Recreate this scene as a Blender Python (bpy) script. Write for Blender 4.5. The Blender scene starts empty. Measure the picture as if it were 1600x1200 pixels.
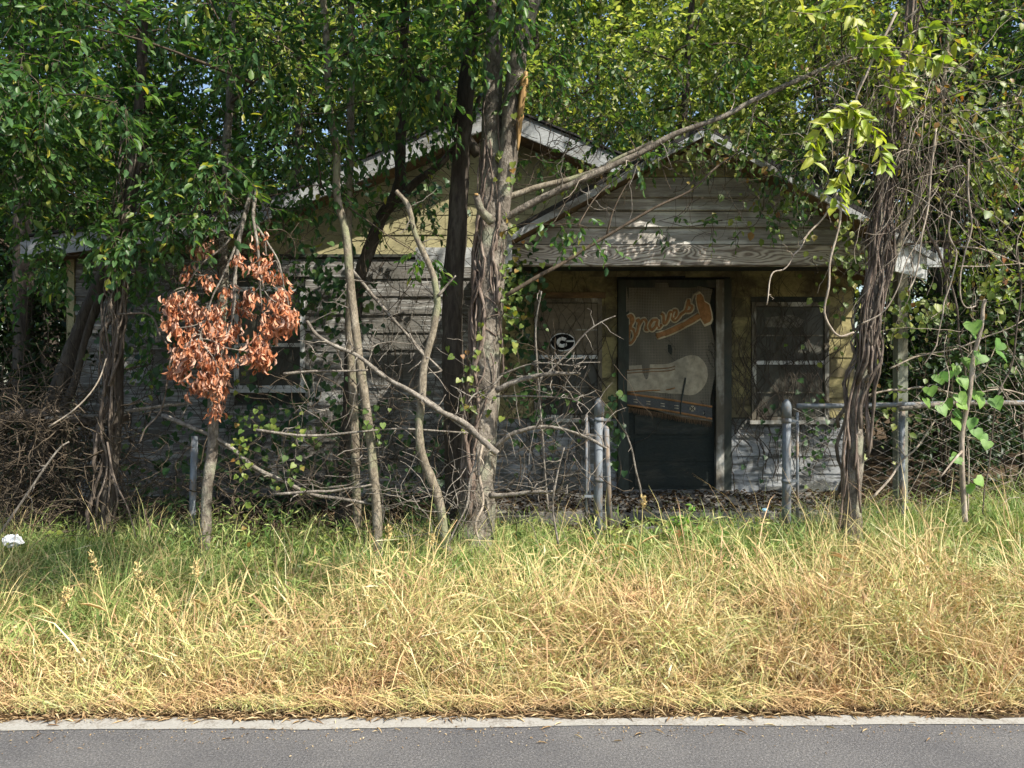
import bpy, math, random
import numpy as np
from mathutils import Matrix, Vector

# ------------------------------------------------------------------ camera, world, sun, exposure
scene = bpy.context.scene
COL = scene.collection
F, CX, CY, H = 1155.0, 800.0, 600.0, 1.6          # focal length in photo pixels, principal point, eye height

cam_d = bpy.data.cameras.new("camera")
cam = bpy.data.objects.new("camera", cam_d)
COL.objects.link(cam)
cam.location = (0, 0, H)
cam.rotation_euler = (math.radians(90), 0, 0)
cam_d.sensor_width = 36.0
cam_d.lens = 36.0 * F / 1600.0
cam_d.clip_start = 0.05
cam_d.clip_end = 2000
scene.camera = cam

SUN = Vector((0.56, -0.40, 0.74)).normalized()     # direction towards the sun: over the viewer's right shoulder, high
world = bpy.data.worlds.new("World")
scene.world = world
world.use_nodes = True
wn = world.node_tree
wn.nodes.clear()
sky = wn.nodes.new("ShaderNodeTexSky")
sky.sky_type = 'NISHITA'
sky.sun_disc = False
sky.sun_elevation = math.asin(SUN.z)
sky.sun_rotation = math.atan2(SUN.x, SUN.y)
sky.air_density = 1.2
sky.dust_density = 1.5
bg = wn.nodes.new("ShaderNodeBackground")
bg.inputs[1].default_value = 0.125
wo = wn.nodes.new("ShaderNodeOutputWorld")
wn.links.new(sky.outputs[0], bg.inputs[0])
wn.links.new(bg.outputs[0], wo.inputs[0])

sun_d = bpy.data.lights.new("sun", 'SUN')
sun_d.energy = 5.0
sun_d.angle = math.radians(0.55)
sun_d.color = (1.0, 0.94, 0.83)
sun = bpy.data.objects.new("sun", sun_d)
COL.objects.link(sun)
sun.rotation_euler = SUN.to_track_quat('Z', 'Y').to_euler()
sun.location = (6, -6, 12)

vs = scene.view_settings
vs.view_transform = 'Standard'
vs.look = 'None'
vs.gamma = 1.0
vs.exposure = 0.87
vs.use_curve_mapping = False
scene.render.engine = 'CYCLES'
cy = scene.cycles
cy.use_denoising = True
cy.max_bounces = 5
cy.diffuse_bounces = 3
cy.use_adaptive_sampling = True
cy.adaptive_threshold = 0.025
cy.glossy_bounces = 2
cy.transmission_bounces = 3
cy.transparent_max_bounces = 6
cy.caustics_reflective = False
cy.caustics_refractive = False
cy.sample_clamp_indirect = 6

rng = np.random.default_rng(11)

# ------------------------------------------------------------------ helpers
def P(px, py, d):
    return np.array([(px - CX) / F * d, d, H - (py - CY) / F * d])

def pxm(n, d):                                   # photo pixels -> metres at depth d
    return n / F * d

def sstep(t):
    t = np.clip(t, 0, 1)
    return t * t * (3 - 2 * t)

def gz(x, d):
    x = np.asarray(x, float); d = np.asarray(d, float)
    t = sstep((d - 3.5) / 2.3)
    z = 0.33 * t + 0.16 * sstep((x - 1.6) / 2.2) * t - 0.02 * sstep((-x - 1) / 3) * t
    return z + 0.03 * np.sin(1.7 * x + 0.6) * np.sin(1.3 * d) * t

WL = {}                                           # world location of objects used as parents
def finish(o, parent=None, label=None, cat=None, group=None, kind=None):
    COL.objects.link(o)
    if parent is not None:
        o.parent = parent
        o.location = Vector(o.location) - WL[parent.name]
        WL[o.name] = Vector(o.location) + WL[parent.name]
    else:
        WL[o.name] = Vector(o.location)
    if label: o["label"] = label
    if cat: o["category"] = cat
    if group: o["group"] = group
    if kind: o["kind"] = kind
    return o

def empty(name, loc, label, cat, group=None):
    o = bpy.data.objects.new(name, None)
    o.location = Vector([float(v) for v in loc])
    o.empty_display_size = 0.1
    return finish(o, None, label, cat, group)

class MB:
    def __init__(self):
        self.V = []; self.T = []; self.Q = []; self.n = 0
    def add(self, V, Q=None, T=None):
        V = np.asarray(V, float).reshape(-1, 3)
        if Q is not None and len(Q): self.Q.append(np.asarray(Q, int).reshape(-1, 4) + self.n)
        if T is not None and len(T): self.T.append(np.asarray(T, int).reshape(-1, 3) + self.n)
        self.V.append(V); self.n += len(V)
        return self
    def mesh(self, name, mat, smooth=True, base=(0, 0, 0)):
        me = bpy.data.meshes.new(name)
        if not self.V: return me
        V = np.concatenate(self.V) - np.asarray(base, float)
        Q = np.concatenate(self.Q) if self.Q else np.zeros((0, 4), int)
        T = np.concatenate(self.T) if self.T else np.zeros((0, 3), int)
        me.vertices.add(len(V)); me.vertices.foreach_set("co", V.astype(np.float32).ravel())
        nl = len(Q) * 4 + len(T) * 3
        me.loops.add(nl)
        me.loops.foreach_set("vertex_index", np.concatenate([Q.ravel(), T.ravel()]).astype(np.int32))
        npoly = len(Q) + len(T)
        me.polygons.add(npoly)
        ls = np.concatenate([np.arange(len(Q)) * 4, len(Q) * 4 + np.arange(len(T)) * 3]).astype(np.int32)
        me.polygons.foreach_set("loop_start", ls)
        me.update(calc_edges=True)
        me.polygons.foreach_set("use_smooth", np.full(npoly, bool(smooth)))
        me.materials.append(mat)
        return me
    def obj(self, name, mat, parent=None, smooth=True, base=None, **kw):
        b = np.zeros(3) if base is None else np.asarray(base, float)
        o = bpy.data.objects.new(name, self.mesh(name, mat, smooth, b))
        o.location = Vector([float(v) for v in b])
        return finish(o, parent, **kw)

def box(mb, x0, x1, y0, y1, z0, z1):
    V = [(x, y, z) for x in (x0, x1) for y in (y0, y1) for z in (z0, z1)]
    Q = [(0, 1, 3, 2), (4, 6, 7, 5), (0, 4, 5, 1), (2, 3, 7, 6), (0, 2, 6, 4), (1, 5, 7, 3)]
    mb.add(V, Q)
    return mb

def prism(mb, poly, y0, y1):
    """polygon in (x,z) extruded along y"""
    n = len(poly)
    V = [(x, y0, z) for x, z in poly] + [(x, y1, z) for x, z in poly]
    cx = sum(p[0] for p in poly) / n; cz = sum(p[1] for p in poly) / n
    V += [(cx, y0, cz), (cx, y1, cz)]
    Q = [(i, (i + 1) % n, n + (i + 1) % n, n + i) for i in range(n)]
    T = [(2 * n, (i + 1) % n, i) for i in range(n)] + [(2 * n + 1, n + i, n + (i + 1) % n) for i in range(n)]
    mb.add(V, Q, T)
    return mb

def norm(a):
    return a / np.maximum(np.linalg.norm(a, axis=-1, keepdims=True), 1e-9)

def tubes(mb, Pt, R, sides=6, jit=0.0, cap=True, flat=None):
    """batch of tubes: Pt (N,K,3), R (N,K)"""
    Pt = np.asarray(Pt, float); R = np.asarray(R, float)
    if Pt.ndim == 2: Pt = Pt[None]; R = R[None]
    N, K, _ = Pt.shape
    t = np.zeros_like(Pt)
    t[:, 1:-1] = Pt[:, 2:] - Pt[:, :-2]; t[:, 0] = Pt[:, 1] - Pt[:, 0]; t[:, -1] = Pt[:, -1] - Pt[:, -2]
    t = norm(t)
    m = np.abs(t).mean(axis=1)
    ref = np.zeros((N, 3)); ref[np.arange(N), m.argmin(axis=1)] = 1
    u = norm(np.cross(t, ref[:, None, :])); v = np.cross(t, u)
    a = np.arange(sides) / sides * 2 * np.pi
    RR = R[:, :, None] * np.ones((1, 1, sides))
    if jit: RR = RR * (1 + rng.normal(0, jit, (N, K, sides)))
    V = Pt[:, :, None, :] + RR[..., None] * (np.cos(a)[None, None, :, None] * u[:, :, None, :] + np.sin(a)[None, None, :, None] * v[:, :, None, :])
    if flat is not None:                           # squash along y about the path
        V[..., 1] = Pt[:, :, None, 1] + (V[..., 1] - Pt[:, :, None, 1]) * flat
    idx = np.arange(N * K * sides).reshape(N, K, sides)
    q = np.stack([idx[:, :-1, :], np.roll(idx, -1, 2)[:, :-1, :], np.roll(idx, -1, 2)[:, 1:, :], idx[:, 1:, :]], -1).reshape(-1, 4)
    n0 = mb.n
    mb.add(V.reshape(-1, 3), q)
    if cap and sides >= 5:
        C = np.concatenate([Pt[:, 0], Pt[:, -1]])
        ci = np.arange(2 * N) + N * K * sides
        T = []
        for s in range(sides):
            T.append(np.stack([ci[:N], idx[:, 0, (s + 1) % sides], idx[:, 0, s]], -1))
            T.append(np.stack([ci[N:], idx[:, -1, s], idx[:, -1, (s + 1) % sides]], -1))
        mb.V.append(C); mb.n += len(C)
        mb.T.append(np.concatenate(T) + n0)
    return mb

def catmull(pts, k=6):
    pts = np.asarray(pts, float)
    if len(pts) < 3: 
        return np.array([pts[0] + (pts[-1] - pts[0]) * s for s in np.linspace(0, 1, k + 1)])
    p = np.vstack([2 * pts[0] - pts[1], pts, 2 * pts[-1] - pts[-2]])
    out = []
    for i in range(1, len(p) - 2):
        for s in np.linspace(0, 1, k, endpoint=False):
            a, b, c, d = p[i - 1], p[i], p[i + 1], p[i + 2]
            out.append(0.5 * (2 * b + (c - a) * s + (2 * a - 5 * b + 4 * c - d) * s * s + (3 * b - a - 3 * c + d) * s ** 3))
    out.append(p[-2])
    return np.array(out)

def wob(path, amp, seed=None):
    """smooth wobble of a path"""
    n = len(path)
    w = rng.normal(0, 1, (max(3, n // 3), 3))
    w = catmull(w, max(1, int(np.ceil(n / (len(w) - 1)))))[:n]
    f = np.sin(np.linspace(0, np.pi, n))[:, None] * 0.7 + 0.3
    return path + w * amp * f

def pxpath(pts, d0, d1=None, k=6, wb=0.0):
    """pts: (px,py) or (px,py,d)"""
    out = []
    n = len(pts)
    for i, p in enumerate(pts):
        d = p[2] if len(p) > 2 else d0 + ((d1 if d1 is not None else d0) - d0) * i / max(1, n - 1)
        out.append(P(p[0], p[1], d))
    c = catmull(out, k)
    return wob(c, wb) if wb else c

def taper(n, r0, r1, p=1.0):
    return r0 + (r1 - r0) * np.linspace(0, 1, n) ** p

def limb(mb, path, r0, r1, sides=8, jit=0.05, p=1.0):
    return tubes(mb, path, taper(len(path), r0, r1, p), sides, jit)

# leaf templates: (along, across, up) vertices, faces
LANCE = (np.array([(0, 0, 0), (.32, -.5, .10), (.34, 0, 0), (.32, .5, .10), (.68, -.42, .06), (.70, 0, -.03), (.68, .42, .06), (1, 0, -.10)]),
         [(1, 4, 5, 2), (2, 5, 6, 3)], [(0, 1, 2), (0, 2, 3), (4, 7, 5), (5, 7, 6)])
DIAM = (np.array([(0, 0, 0), (.45, -.5, .10), (1, 0, -.04), (.45, .5, .10)]), [], [(0, 1, 2), (0, 2, 3)])
HEART = (np.array([(0.05, 0, 0), (-.08, -.28, .05), (.12, -.55, .08), (.45, -.48, .06), (.75, -.24, .0), (1, 0, -.12), (.75, .24, .0), (.45, .48, .06), (.12, .55, .08), (-.08, .28, .05), (.45, 0, -.02), (.75, 0, -.05)]),
         [(0, 2, 3, 10), (0, 10, 7, 8), (10, 3, 4, 11), (10, 11, 6, 7)], [(0, 1, 2), (0, 8, 9), (11, 4, 5), (11, 5, 6)])
CURL = (np.array([(0, 0, 0), (.3, -.34, .22), (.33, 0, 0), (.3, .34, .22), (.7, -.26, .10), (.68, 0, -.14), (.7, .26, .12), (.95, .05, -.34)]),
        [(1, 4, 5, 2), (2, 5, 6, 3)], [(0, 1, 2), (0, 2, 3), (4, 7, 5), (5, 7, 6)])

def leaves(mb, pos, dirv, nrm, L, W, tmpl=LANCE):
    tv, tq, tt = tmpl
    N = len(pos); k = len(tv)
    a = norm(dirv); b = norm(np.cross(nrm, a)); c = np.cross(a, b)
    L = np.broadcast_to(L, N)[:, None, None]; W = np.broadcast_to(W, N)[:, None, None]
    V = pos[:, None, :] + tv[None, :, 0:1] * L * a[:, None, :] + tv[None, :, 1:2] * W * b[:, None, :] + tv[None, :, 2:3] * L * c[:, None, :]
    off = (np.arange(N) * k)[:, None, None]
    Q = (np.array(tq, int).reshape(-1, 4)[None] + off).reshape(-1, 4) if tq else None
    T = (np.array(tt, int)[None] + off).reshape(-1, 3)
    mb.add(V.reshape(-1, 3), Q, T)

def rdir(n):
    return norm(rng.normal(0, 1, (n, 3)))

def foliage(lm, tm, clumps, L=0.075, W=0.03, per=8, tl=0.28, droop=0.25, tmpl=LANCE, tr=0.0028, out=0.7):
    """clumps (cx,cy,cz,rx,ry,rz,n) -> leaves into lm and twigs into tm"""
    for (cx, cyy, cz, rx, ry, rz, n) in clumps:
        n = int(n)
        d0 = rdir(n); r = rng.random(n)[:, None] ** 0.45
        s = np.array([rx, ry, rz])
        st = np.array([cx, cyy, cz]) + d0 * r * s
        dv = norm(d0 * out + rdir(n) * 0.8 + np.array([0, 0, -droop]))
        ln = tl * rng.uniform(0.6, 1.3, n)[:, None]
        K = 4
        sv = np.linspace(0, 1, K)
        Pt = st[:, None, :] + dv[:, None, :] * (sv[None, :, None] * ln[:, None, :])
        Pt[:, :, 2] -= droop * 0.5 * ln * sv[None, :] ** 2
        if tm is not None:
            tubes(tm, Pt, np.broadcast_to(taper(K, tr, tr * 0.4), (n, K)), 3, cap=False)
        m = per
        sl = np.linspace(0.1, 1.0, m)
        pos = st[:, None, :] + dv[:, None, :] * (sl[None, :, None] * ln[:, None, :])
        pos[:, :, 2] -= droop * 0.5 * ln * sl[None, :] ** 2
        side = norm(np.cross(dv, np.array([0, 0, 1.0]) + rng.normal(0, .2, (n, 3))))
        sg = np.where(np.arange(m) % 2 == 0, 1.0, -1.0)
        ld = dv[:, None, :] * 0.65 + side[:, None, :] * sg[None, :, None] * 0.8 + rng.normal(0, .25, (n, m, 3)) + np.array([0, 0, -droop * 0.9])
        ld[:, -1] = dv + rng.normal(0, .15, (n, 3))
        nm = np.array([0, 0, 1.0]) + rng.normal(0, .45, (n, m, 3))
        q = n * m
        sc = rng.uniform(0.65, 1.2, q)
        leaves(lm, pos.reshape(q, 3), ld.reshape(q, 3), nm.reshape(q, 3), L * sc, W * sc, tmpl)

# ------------------------------------------------------------------ materials
class Mt:
    def __init__(self, name):
        self.m = bpy.data.materials.new(name); self.m.use_nodes = True
        self.nt = self.m.node_tree; self.nt.nodes.clear()
        self.out = self.nt.nodes.new("ShaderNodeOutputMaterial")
    def n(self, typ, _p=None, **kw):
        nd = self.nt.nodes.new("ShaderNode" + typ)
        for k, v in (_p or {}).items(): setattr(nd, k, v)
        for k, v in kw.items():
            s = nd.inputs[int(k[1:])] if k[0] == "i" and k[1:].isdigit() else nd.inputs[k.replace("_", " ")]
            self.set(s, v)
        return nd
    def set(self, s, v):
        if isinstance(v, bpy.types.NodeSocket): self.nt.links.new(v, s)
        elif isinstance(v, bpy.types.Node): self.nt.links.new(v.outputs[0], s)
        else:
            if hasattr(s.default_value, "__len__") and isinstance(v, (tuple, list)) and len(v) == 3 and len(s.default_value) == 4: v = (*v, 1)
            s.default_value = v
    def ramp(self, fac, stops, interp='LINEAR'):
        r = self.n("ValToRGB"); self.set(r.inputs[0], fac)
        cr = r.color_ramp; cr.interpolation = interp
        while len(cr.elements) < len(stops): cr.elements.new(0.5)
        for e, (p, c) in zip(cr.elements, stops):
            e.position = p; e.color = (*c, 1) if len(c) == 3 else c
        return r.outputs[0]
    def math(self, op, a, b=0.0, c=0.0):
        nd = self.n("Math", {"operation": op}); self.set(nd.inputs[0], a); self.set(nd.inputs[1], b); self.set(nd.inputs[2], c)
        return nd.outputs[0]
    def mix(self, f, a, b, mode='MIX'):
        nd = self.n("MixRGB", {"blend_type": mode}); self.set(nd.inputs[0], f); self.set(nd.inputs[1], a); self.set(nd.inputs[2], b)
        return nd.outputs[0]
    def coords(self, scale=(1, 1, 1), kind="Object", rot=(0, 0, 0)):
        tc = self.n("TexCoord"); mp = self.n("Mapping"); self.set(mp.inputs[0], tc.outputs[kind])
        mp.inputs[3].default_value = scale; mp.inputs[2].default_value = rot
        return mp.outputs[0]
    def world(self, scale=(1, 1, 1)):
        g = self.n("NewGeometry"); mp = self.n("Mapping"); self.set(mp.inputs[0], g.outputs["Position"])
        mp.inputs[3].default_value = scale
        return mp.outputs[0]
    def noise(self, vec, scale=5, detail=5, rough=.55, dist=0):
        nd = self.n("TexNoise"); self.set(nd.inputs["Vector"], vec)
        nd.inputs["Scale"].default_value = scale; nd.inputs["Detail"].default_value = detail
        nd.inputs["Roughness"].default_value = rough; nd.inputs["Distortion"].default_value = dist
        return nd.outputs[0]
    def bump(self, h, strength=.4, dist=.01):
        b = self.n("Bump"); self.set(b.inputs["Height"], h); b.inputs["Strength"].default_value = strength; b.inputs["Distance"].default_value = dist
        return b.outputs[0]
    def pbr(self, color, rough=.7, spec=.3, normal=None, metal=0, trans=0.0, tcol=None):
        b = self.n("BsdfPrincipled")
        self.set(b.inputs["Base Color"], color); self.set(b.inputs["Roughness"], rough)
        b.inputs["Specular IOR Level"].default_value = spec; self.set(b.inputs["Metallic"], metal)
        if normal is not None: self.set(b.inputs["Normal"], normal)
        sh = b.outputs[0]
        if trans:
            t = self.n("BsdfTranslucent"); self.set(t.inputs[0], tcol if tcol is not None else color)
            mx = self.n("MixShader"); mx.inputs[0].default_value = trans
            self.set(mx.inputs[1], sh); self.set(mx.inputs[2], t.outputs[0]); sh = mx.outputs[0]
        self.nt.links.new(sh, self.out.inputs[0])
        return self.m

def leafmat(name, stops, trans=.35, rough=.45, spec=.35, tint=(1.5, 1.6, .6)):
    k = Mt(name)
    g = k.n("NewGeometry"); oi = k.n("ObjectInfo")
    r = k.math('FRACT', k.math('ADD', g.outputs["Random Per Island"], oi.outputs["Random"]))
    c = k.ramp(r, stops)
    nz = k.noise(k.world(), 26, 3)
    c = k.mix(1.0, c, k.ramp(nz, [(.3, (.7, .7, .7)), (.7, (1.15, 1.15, 1.15))]), 'MULTIPLY')
    tc = k.mix(1.0, c, tint, 'MULTIPLY')
    return k.pbr(c, rough, spec, trans=trans, tcol=tc)

G = {}
G['privet'] = leafmat("privet_leaf", [(0, (.032, .080, .030)), (.35, (.058, .135, .045)), (.75, (.095, .185, .055)), (.95, (.15, .24, .06)), (1, (.40, .37, .06))], rough=.42, spec=.4, trans=.42)
G['dark_leaf'] = leafmat("shaded_leaf", [(0, (.014, .032, .012)), (.6, (.026, .055, .018)), (1, (.045, .085, .022))], trans=.25)  # deep shade beside and behind the house is put into these leaf colours
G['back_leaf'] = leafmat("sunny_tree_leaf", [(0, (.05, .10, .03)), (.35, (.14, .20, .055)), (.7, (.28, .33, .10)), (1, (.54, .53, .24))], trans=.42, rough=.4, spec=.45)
G['lime'] = leafmat("lime_leaf", [(0, (.22, .34, .035)), (.5, (.34, .42, .05)), (1, (.46, .46, .06))], trans=.42, tint=(1.25, 1.3, .6))
G['heart'] = leafmat("heart_leaf", [(0, (.12, .27, .05)), (1, (.24, .40, .08))], trans=.4, tint=(1.2, 1.3, .6))
G['vine_leaf'] = leafmat("vine_leaf", [(0, (.08, .14, .035)), (.5, (.17, .24, .05)), (.9, (.30, .33, .07)), (1, (.30, .12, .04))], trans=.4)
G['ivy'] = leafmat("ivy_leaf", [(0, (.02, .055, .018)), (.8, (.05, .11, .03)), (1, (.14, .20, .05))], trans=.25)
G['dead'] = leafmat("dead_leaf", [(0, (.40, .14, .065)), (.25, (.56, .22, .10)), (.55, (.66, .33, .19)), (.82, (.74, .48, .36)), (1, (.32, .15, .09))], trans=.25, rough=.55, tint=(1.2, .85, .6))
def grassmat(name, stops, root, warm, trans, tint):
    k = Mt(name)
    g = k.n("NewGeometry")
    c = k.ramp(g.outputs["Random Per Island"], stops)
    big = k.noise(k.world((1.0, 1.6, 2.2)), 2.2, 5, .6)
    c = k.mix(k.ramp(big, [(.46, (0, 0, 0)), (.62, (.9, .9, .9))]), c, k.mix(.62, c, warm))
    med = k.noise(k.world(), 5.0, 3, .6)
    c = k.mix(k.ramp(med, [(.54, (0, 0, 0)), (.70, (.4, .4, .4))]), c, (.40, .45, .14))
    sp = k.n("SeparateXYZ"); k.set(sp.inputs[0], g.outputs["Position"])
    return k.pbr(c, .55, .25, trans=trans, tcol=k.mix(1.0, c, tint, 'MULTIPLY'))
G['dry'] = grassmat("dry_grass", [(0, (.36, .22, .12)), (.12, (.55, .38, .21)), (.34, (.64, .49, .23)), (.58, (.70, .58, .29)), (.70, (.56, .55, .22)), (.88, (.34, .42, .13)), (1, (.80, .73, .48))], None, (.52, .30, .17), .2, (1.05, 1.0, .85))
G['green'] = grassmat("green_grass", [(0, (.11, .20, .055)), (.4, (.20, .32, .085)), (.7, (.32, .42, .13)), (.87, (.50, .51, .21)), (1, (.66, .58, .30))], None, (.42, .42, .15), .3, (1.1, 1.1, .7))
G['thatch'] = leafmat("road_edge_thatch", [(0, (.16, .10, .055)), (.4, (.32, .21, .11)), (.75, (.46, .34, .19)), (1, (.60, .48, .30))], trans=.05, rough=.8, spec=.1)
G['litter'] = leafmat("leaf_litter", [(0, (.025, .016, .010)), (.45, (.06, .038, .022)), (.8, (.12, .078, .045)), (1, (.26, .19, .12))], trans=.05, rough=.8, spec=.1)

def bark(name, a, b, c, zs=.25, bump=.7, scale=9, lichen=None):
    k = Mt(name)
    v = k.world((1, 1, zs))
    n1 = k.noise(v, scale, 8, .65, .6); n2 = k.noise(v, scale * 5, 4, .6)
    col = k.ramp(n1, [(.3, a), (.5, b), (.72, c)])
    col = k.mix(k.ramp(n2, [(.45, (0, 0, 0)), (.7, (.6, .6, .6))]), col, tuple(x * .45 for x in a))
    if lichen:
        n3 = k.noise(k.world(), 3.2, 5, .6)
        col = k.mix(k.ramp(n3, [(.52, (0, 0, 0)), (.62, (.85, .85, .85))]), col, lichen)
    h = k.math('ADD', n1, k.math('MULTIPLY', n2, .5))
    return k.pbr(col, .9, .15, k.bump(h, bump, .025))
G['bark'] = bark("grey_bark", (.075, .062, .050), (.18, .155, .125), (.36, .32, .265), zs=.55, scale=15, bump=.9, lichen=(.27, .275, .20))
G['bark_dark'] = bark("dark_bark", (.035, .028, .022), (.075, .062, .050), (.13, .115, .09))
G['bark_slim'] = bark("slim_bark", (.11, .092, .068), (.23, .195, .145), (.38, .34, .27), zs=.5, scale=18, bump=.6, lichen=(.21, .22, .13))
G['vine'] = bark("vine_bark", (.06, .048, .038), (.135, .108, .086), (.25, .21, .175), scale=20, bump=.4)
G['vine_red'] = bark("shaggy_vine_bark", (.08, .058, .046), (.20, .152, .122), (.36, .30, .25), scale=22, bump=.6, zs=.15)
G['vine_pale'] = bark("pale_vine_bark", (.22, .175, .135), (.37, .31, .245), (.54, .47, .385), scale=20, bump=.3)
G['dead_wood'] = bark("dead_branch_bark", (.095, .082, .066), (.21, .185, .155), (.39, .355, .305), zs=.6, scale=20, bump=.5)
G['twig'] = bark("twig_bark", (.05, .04, .028), (.09, .07, .05), (.14, .11, .08), scale=20, bump=.2)
k = Mt("torn_wood"); n1 = k.noise(k.world((1, 1, .1)), 40, 4)
G['torn'] = k.pbr(k.ramp(n1, [(.3, (.20, .12, .05)), (.6, (.40, .25, .10)), (.8, (.50, .37, .20))]), .8, .2, k.bump(n1, .5, .01))

k = Mt("asphalt")
v = k.world()
n1 = k.noise(v, 95, 5, .85); n2 = k.noise(v, 1.7, 7, .65); vo = k.n("TexVoronoi", {"feature": 'F1'}); k.set(vo.inputs["Vector"], v); vo.inputs["Scale"].default_value = 210
col = k.ramp(n1, [(.34, (.045, .045, .047)), (.52, (.125, .122, .122)), (.68, (.26, .255, .25))])
spk = k.ramp(vo.outputs["Color"], [(.90, (0, 0, 0)), (.97, (.7, .7, .7))])
col = k.mix(spk, col, (.33, .32, .30))
col = k.mix(1, col, k.ramp(n2, [(.3, (.74, .74, .76)), (.7, (1.14, 1.12, 1.09))]), 'MULTIPLY')
h = k.math('ADD', n1, k.math('MULTIPLY', vo.outputs["Distance"], -.9))
G['asphalt'] = k.pbr(col, .85, .3, k.bump(h, .6, .006))

k = Mt("line_paint")
v = k.world()
n1 = k.noise(v, 90, 5, .75); n2 = k.noise(v, 9, 5, .7)
wear = k.ramp(k.math('ADD', k.math('MULTIPLY', n1, .5), k.math('MULTIPLY', n2, .5)), [(.47, (0, 0, 0)), (.60, (.85, .85, .85))])
col = k.mix(wear, k.ramp(n2, [(.3, (.27, .26, .235)), (.7, (.40, .39, .36))]), (.17, .15, .125))
G['line'] = k.pbr(col, .8, .2, k.bump(n1, .35, .004))

k = Mt("soil")
v = k.world()
n1 = k.noise(v, 7, 8, .7); n2 = k.noise(v, 60, 4, .7)
col = k.mix(.5, k.ramp(n1, [(.3, (.030, .021, .014)), (.7, (.10, .07, .042))]), k.ramp(n2, [(.3, (.03, .02, .012)), (.75, (.16, .11, .065))]))
G['soil'] = k.pbr(col, .95, .1, k.bump(n2, .8, .02))

def peel(name, paint, wood, amount=.55, zs=9, wscale=1.0, dirt=(.05, .048, .035), stri=.6, dist=.8):
    """weathered board: flaking paint over grey wood, grain along x"""
    k = Mt(name)
    v = k.world((1, 1, zs)); vw = k.world((1, 1, 1))
    oi = k.n("ObjectInfo")
    off = k.n("VectorMath", {"operation": 'ADD'}); k.set(off.inputs[0], v)
    cb = k.n("CombineXYZ"); k.set(cb.inputs[0], k.math('MULTIPLY', oi.outputs["Random"], 37.0)); k.set(off.inputs[1], cb.outputs[0])
    vv = off.outputs[0]
    g1 = k.noise(vv, 5 * wscale, 9, .7, dist); g2 = k.noise(vv, 2.0 * wscale, 6, .65, .4); g3 = k.noise(vw, 2.1, 5, .6); g4 = k.noise(vv, 30, 3, .6)
    woodc = k.ramp(g1, [(.30, tuple(x * .42 for x in wood)), (.5, wood), (.7, tuple(x * 1.45 for x in wood))])
    paintc = k.mix(1, paint, k.ramp(g4, [(.3, (.72, .72, .72)), (.65, (1.05, 1.05, 1.05))]), 'MULTIPLY')
    f = k.math('ADD', k.math('MULTIPLY', g2, .6), k.math('MULTIPLY', g3, .4))
    mask = k.ramp(f, [(amount - .05, (0, 0, 0)), (amount + .03, (1, 1, 1))])
    col = k.mix(mask, paintc, woodc)
    col = k.mix(k.ramp(g3, [(.45, (0, 0, 0)), (.85, (.7, .7, .7))]), col, dirt)
    h = k.math('ADD', k.math('MULTIPLY', g1, stri), k.math('MULTIPLY', mask, -.5))
    return k.pbr(col, .85, .2, k.bump(h, .7, .012))
G['shingle_white'] = peel("peeling_white_shingle", (.42, .42, .40), (.17, .16, .145), .47, zs=14, wscale=1.3, dirt=(.035, .038, .025), stri=1.0)
G['shingle_low'] = peel("white_shingle", (.34, .35, .355), (.13, .13, .12), .49, zs=8, dirt=(.05, .055, .035))
G['shingle_yellow'] = peel("yellow_shingle", (.40, .36, .20), (.26, .225, .13), .62, zs=3, stri=.3)
G['porch_yellow'] = peel("grimy_yellow_shingle", (.33, .285, .135), (.15, .125, .07), .52, zs=1.5, stri=.3)
G['board_gable'] = peel("peeling_gable_board", (.70, .69, .64), (.36, .335, .30), .47, zs=16, wscale=.7, dirt=(.14, .13, .11), dist=.2)
G['trim_white'] = peel("white_trim_paint", (.66, .67, .66), (.33, .31, .28), .66, zs=2)
G['barge'] = peel("chalky_bargeboard_paint", (.40, .415, .42), (.24, .23, .21), .56, zs=2)
G['trim_peel'] = peel("peeling_trim", (.52, .51, .46), (.15, .13, .10), .47, zs=.25)
G['trim_dark'] = peel("dark_trim", (.050, .058, .050), (.075, .068, .055), .55, zs=.3)
G['brown_ply'] = peel("brown_plywood", (.22, .14, .075), (.15, .10, .06), .5, zs=2)
G['door_paint'] = peel("dark_green_door_paint", (.026, .032, .029), (.045, .046, .040), .58, zs=3)
G['post_wood'] = peel("porch_post_paint", (.27, .28, .22), (.16, .15, .11), .5, zs=.25)

# porch beam: sawn timber with cathedral grain and knots
k = Mt("beam_wood")
g = k.n("NewGeometry"); sp = k.n("SeparateXYZ"); k.set(sp.inputs[0], g.outputs["Position"])
x, z = sp.outputs[0], sp.outputs[2]
acc = k.math('MULTIPLY', k.math('SUBTRACT', z, 2.74), 190.0)
lowf = k.noise(k.world((1.3, 1.3, 7)), 1.5, 3, .5)
acc = k.math('ADD', acc, k.math('MULTIPLY', lowf, 34.0))
for kx, kz, amp, wx, wz in ((.78, 2.74, 16, .16, .045), (1.50, 2.79, -19, .14, .05), (2.12, 2.74, 15, .18, .05), (2.75, 2.72, -14, .12, .045), (.28, 2.78, 12, .14, .04), (3.2, 2.77, 14, .13, .045)):
    ex = k.math('POWER', k.math('DIVIDE', k.math('SUBTRACT', x, kx), wx), 2.0)
    ez = k.math('POWER', k.math('DIVIDE', k.math('SUBTRACT', z, kz), wz), 2.0)
    e = k.math('POWER', 2.718, k.math('MULTIPLY', k.math('ADD', ex, ez), -1.0))
    acc = k.math('ADD', acc, k.math('MULTIPLY', e, amp * 1.5))
ring = k.math('ADD', k.math('MULTIPLY', k.math('SINE', acc), .5), .5)
fine = k.noise(k.world((2, 2, 30)), 18, 4, .6)
tone = k.math('ADD', k.math('MULTIPLY', ring, .75), k.math('MULTIPLY', fine, .35))
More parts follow.
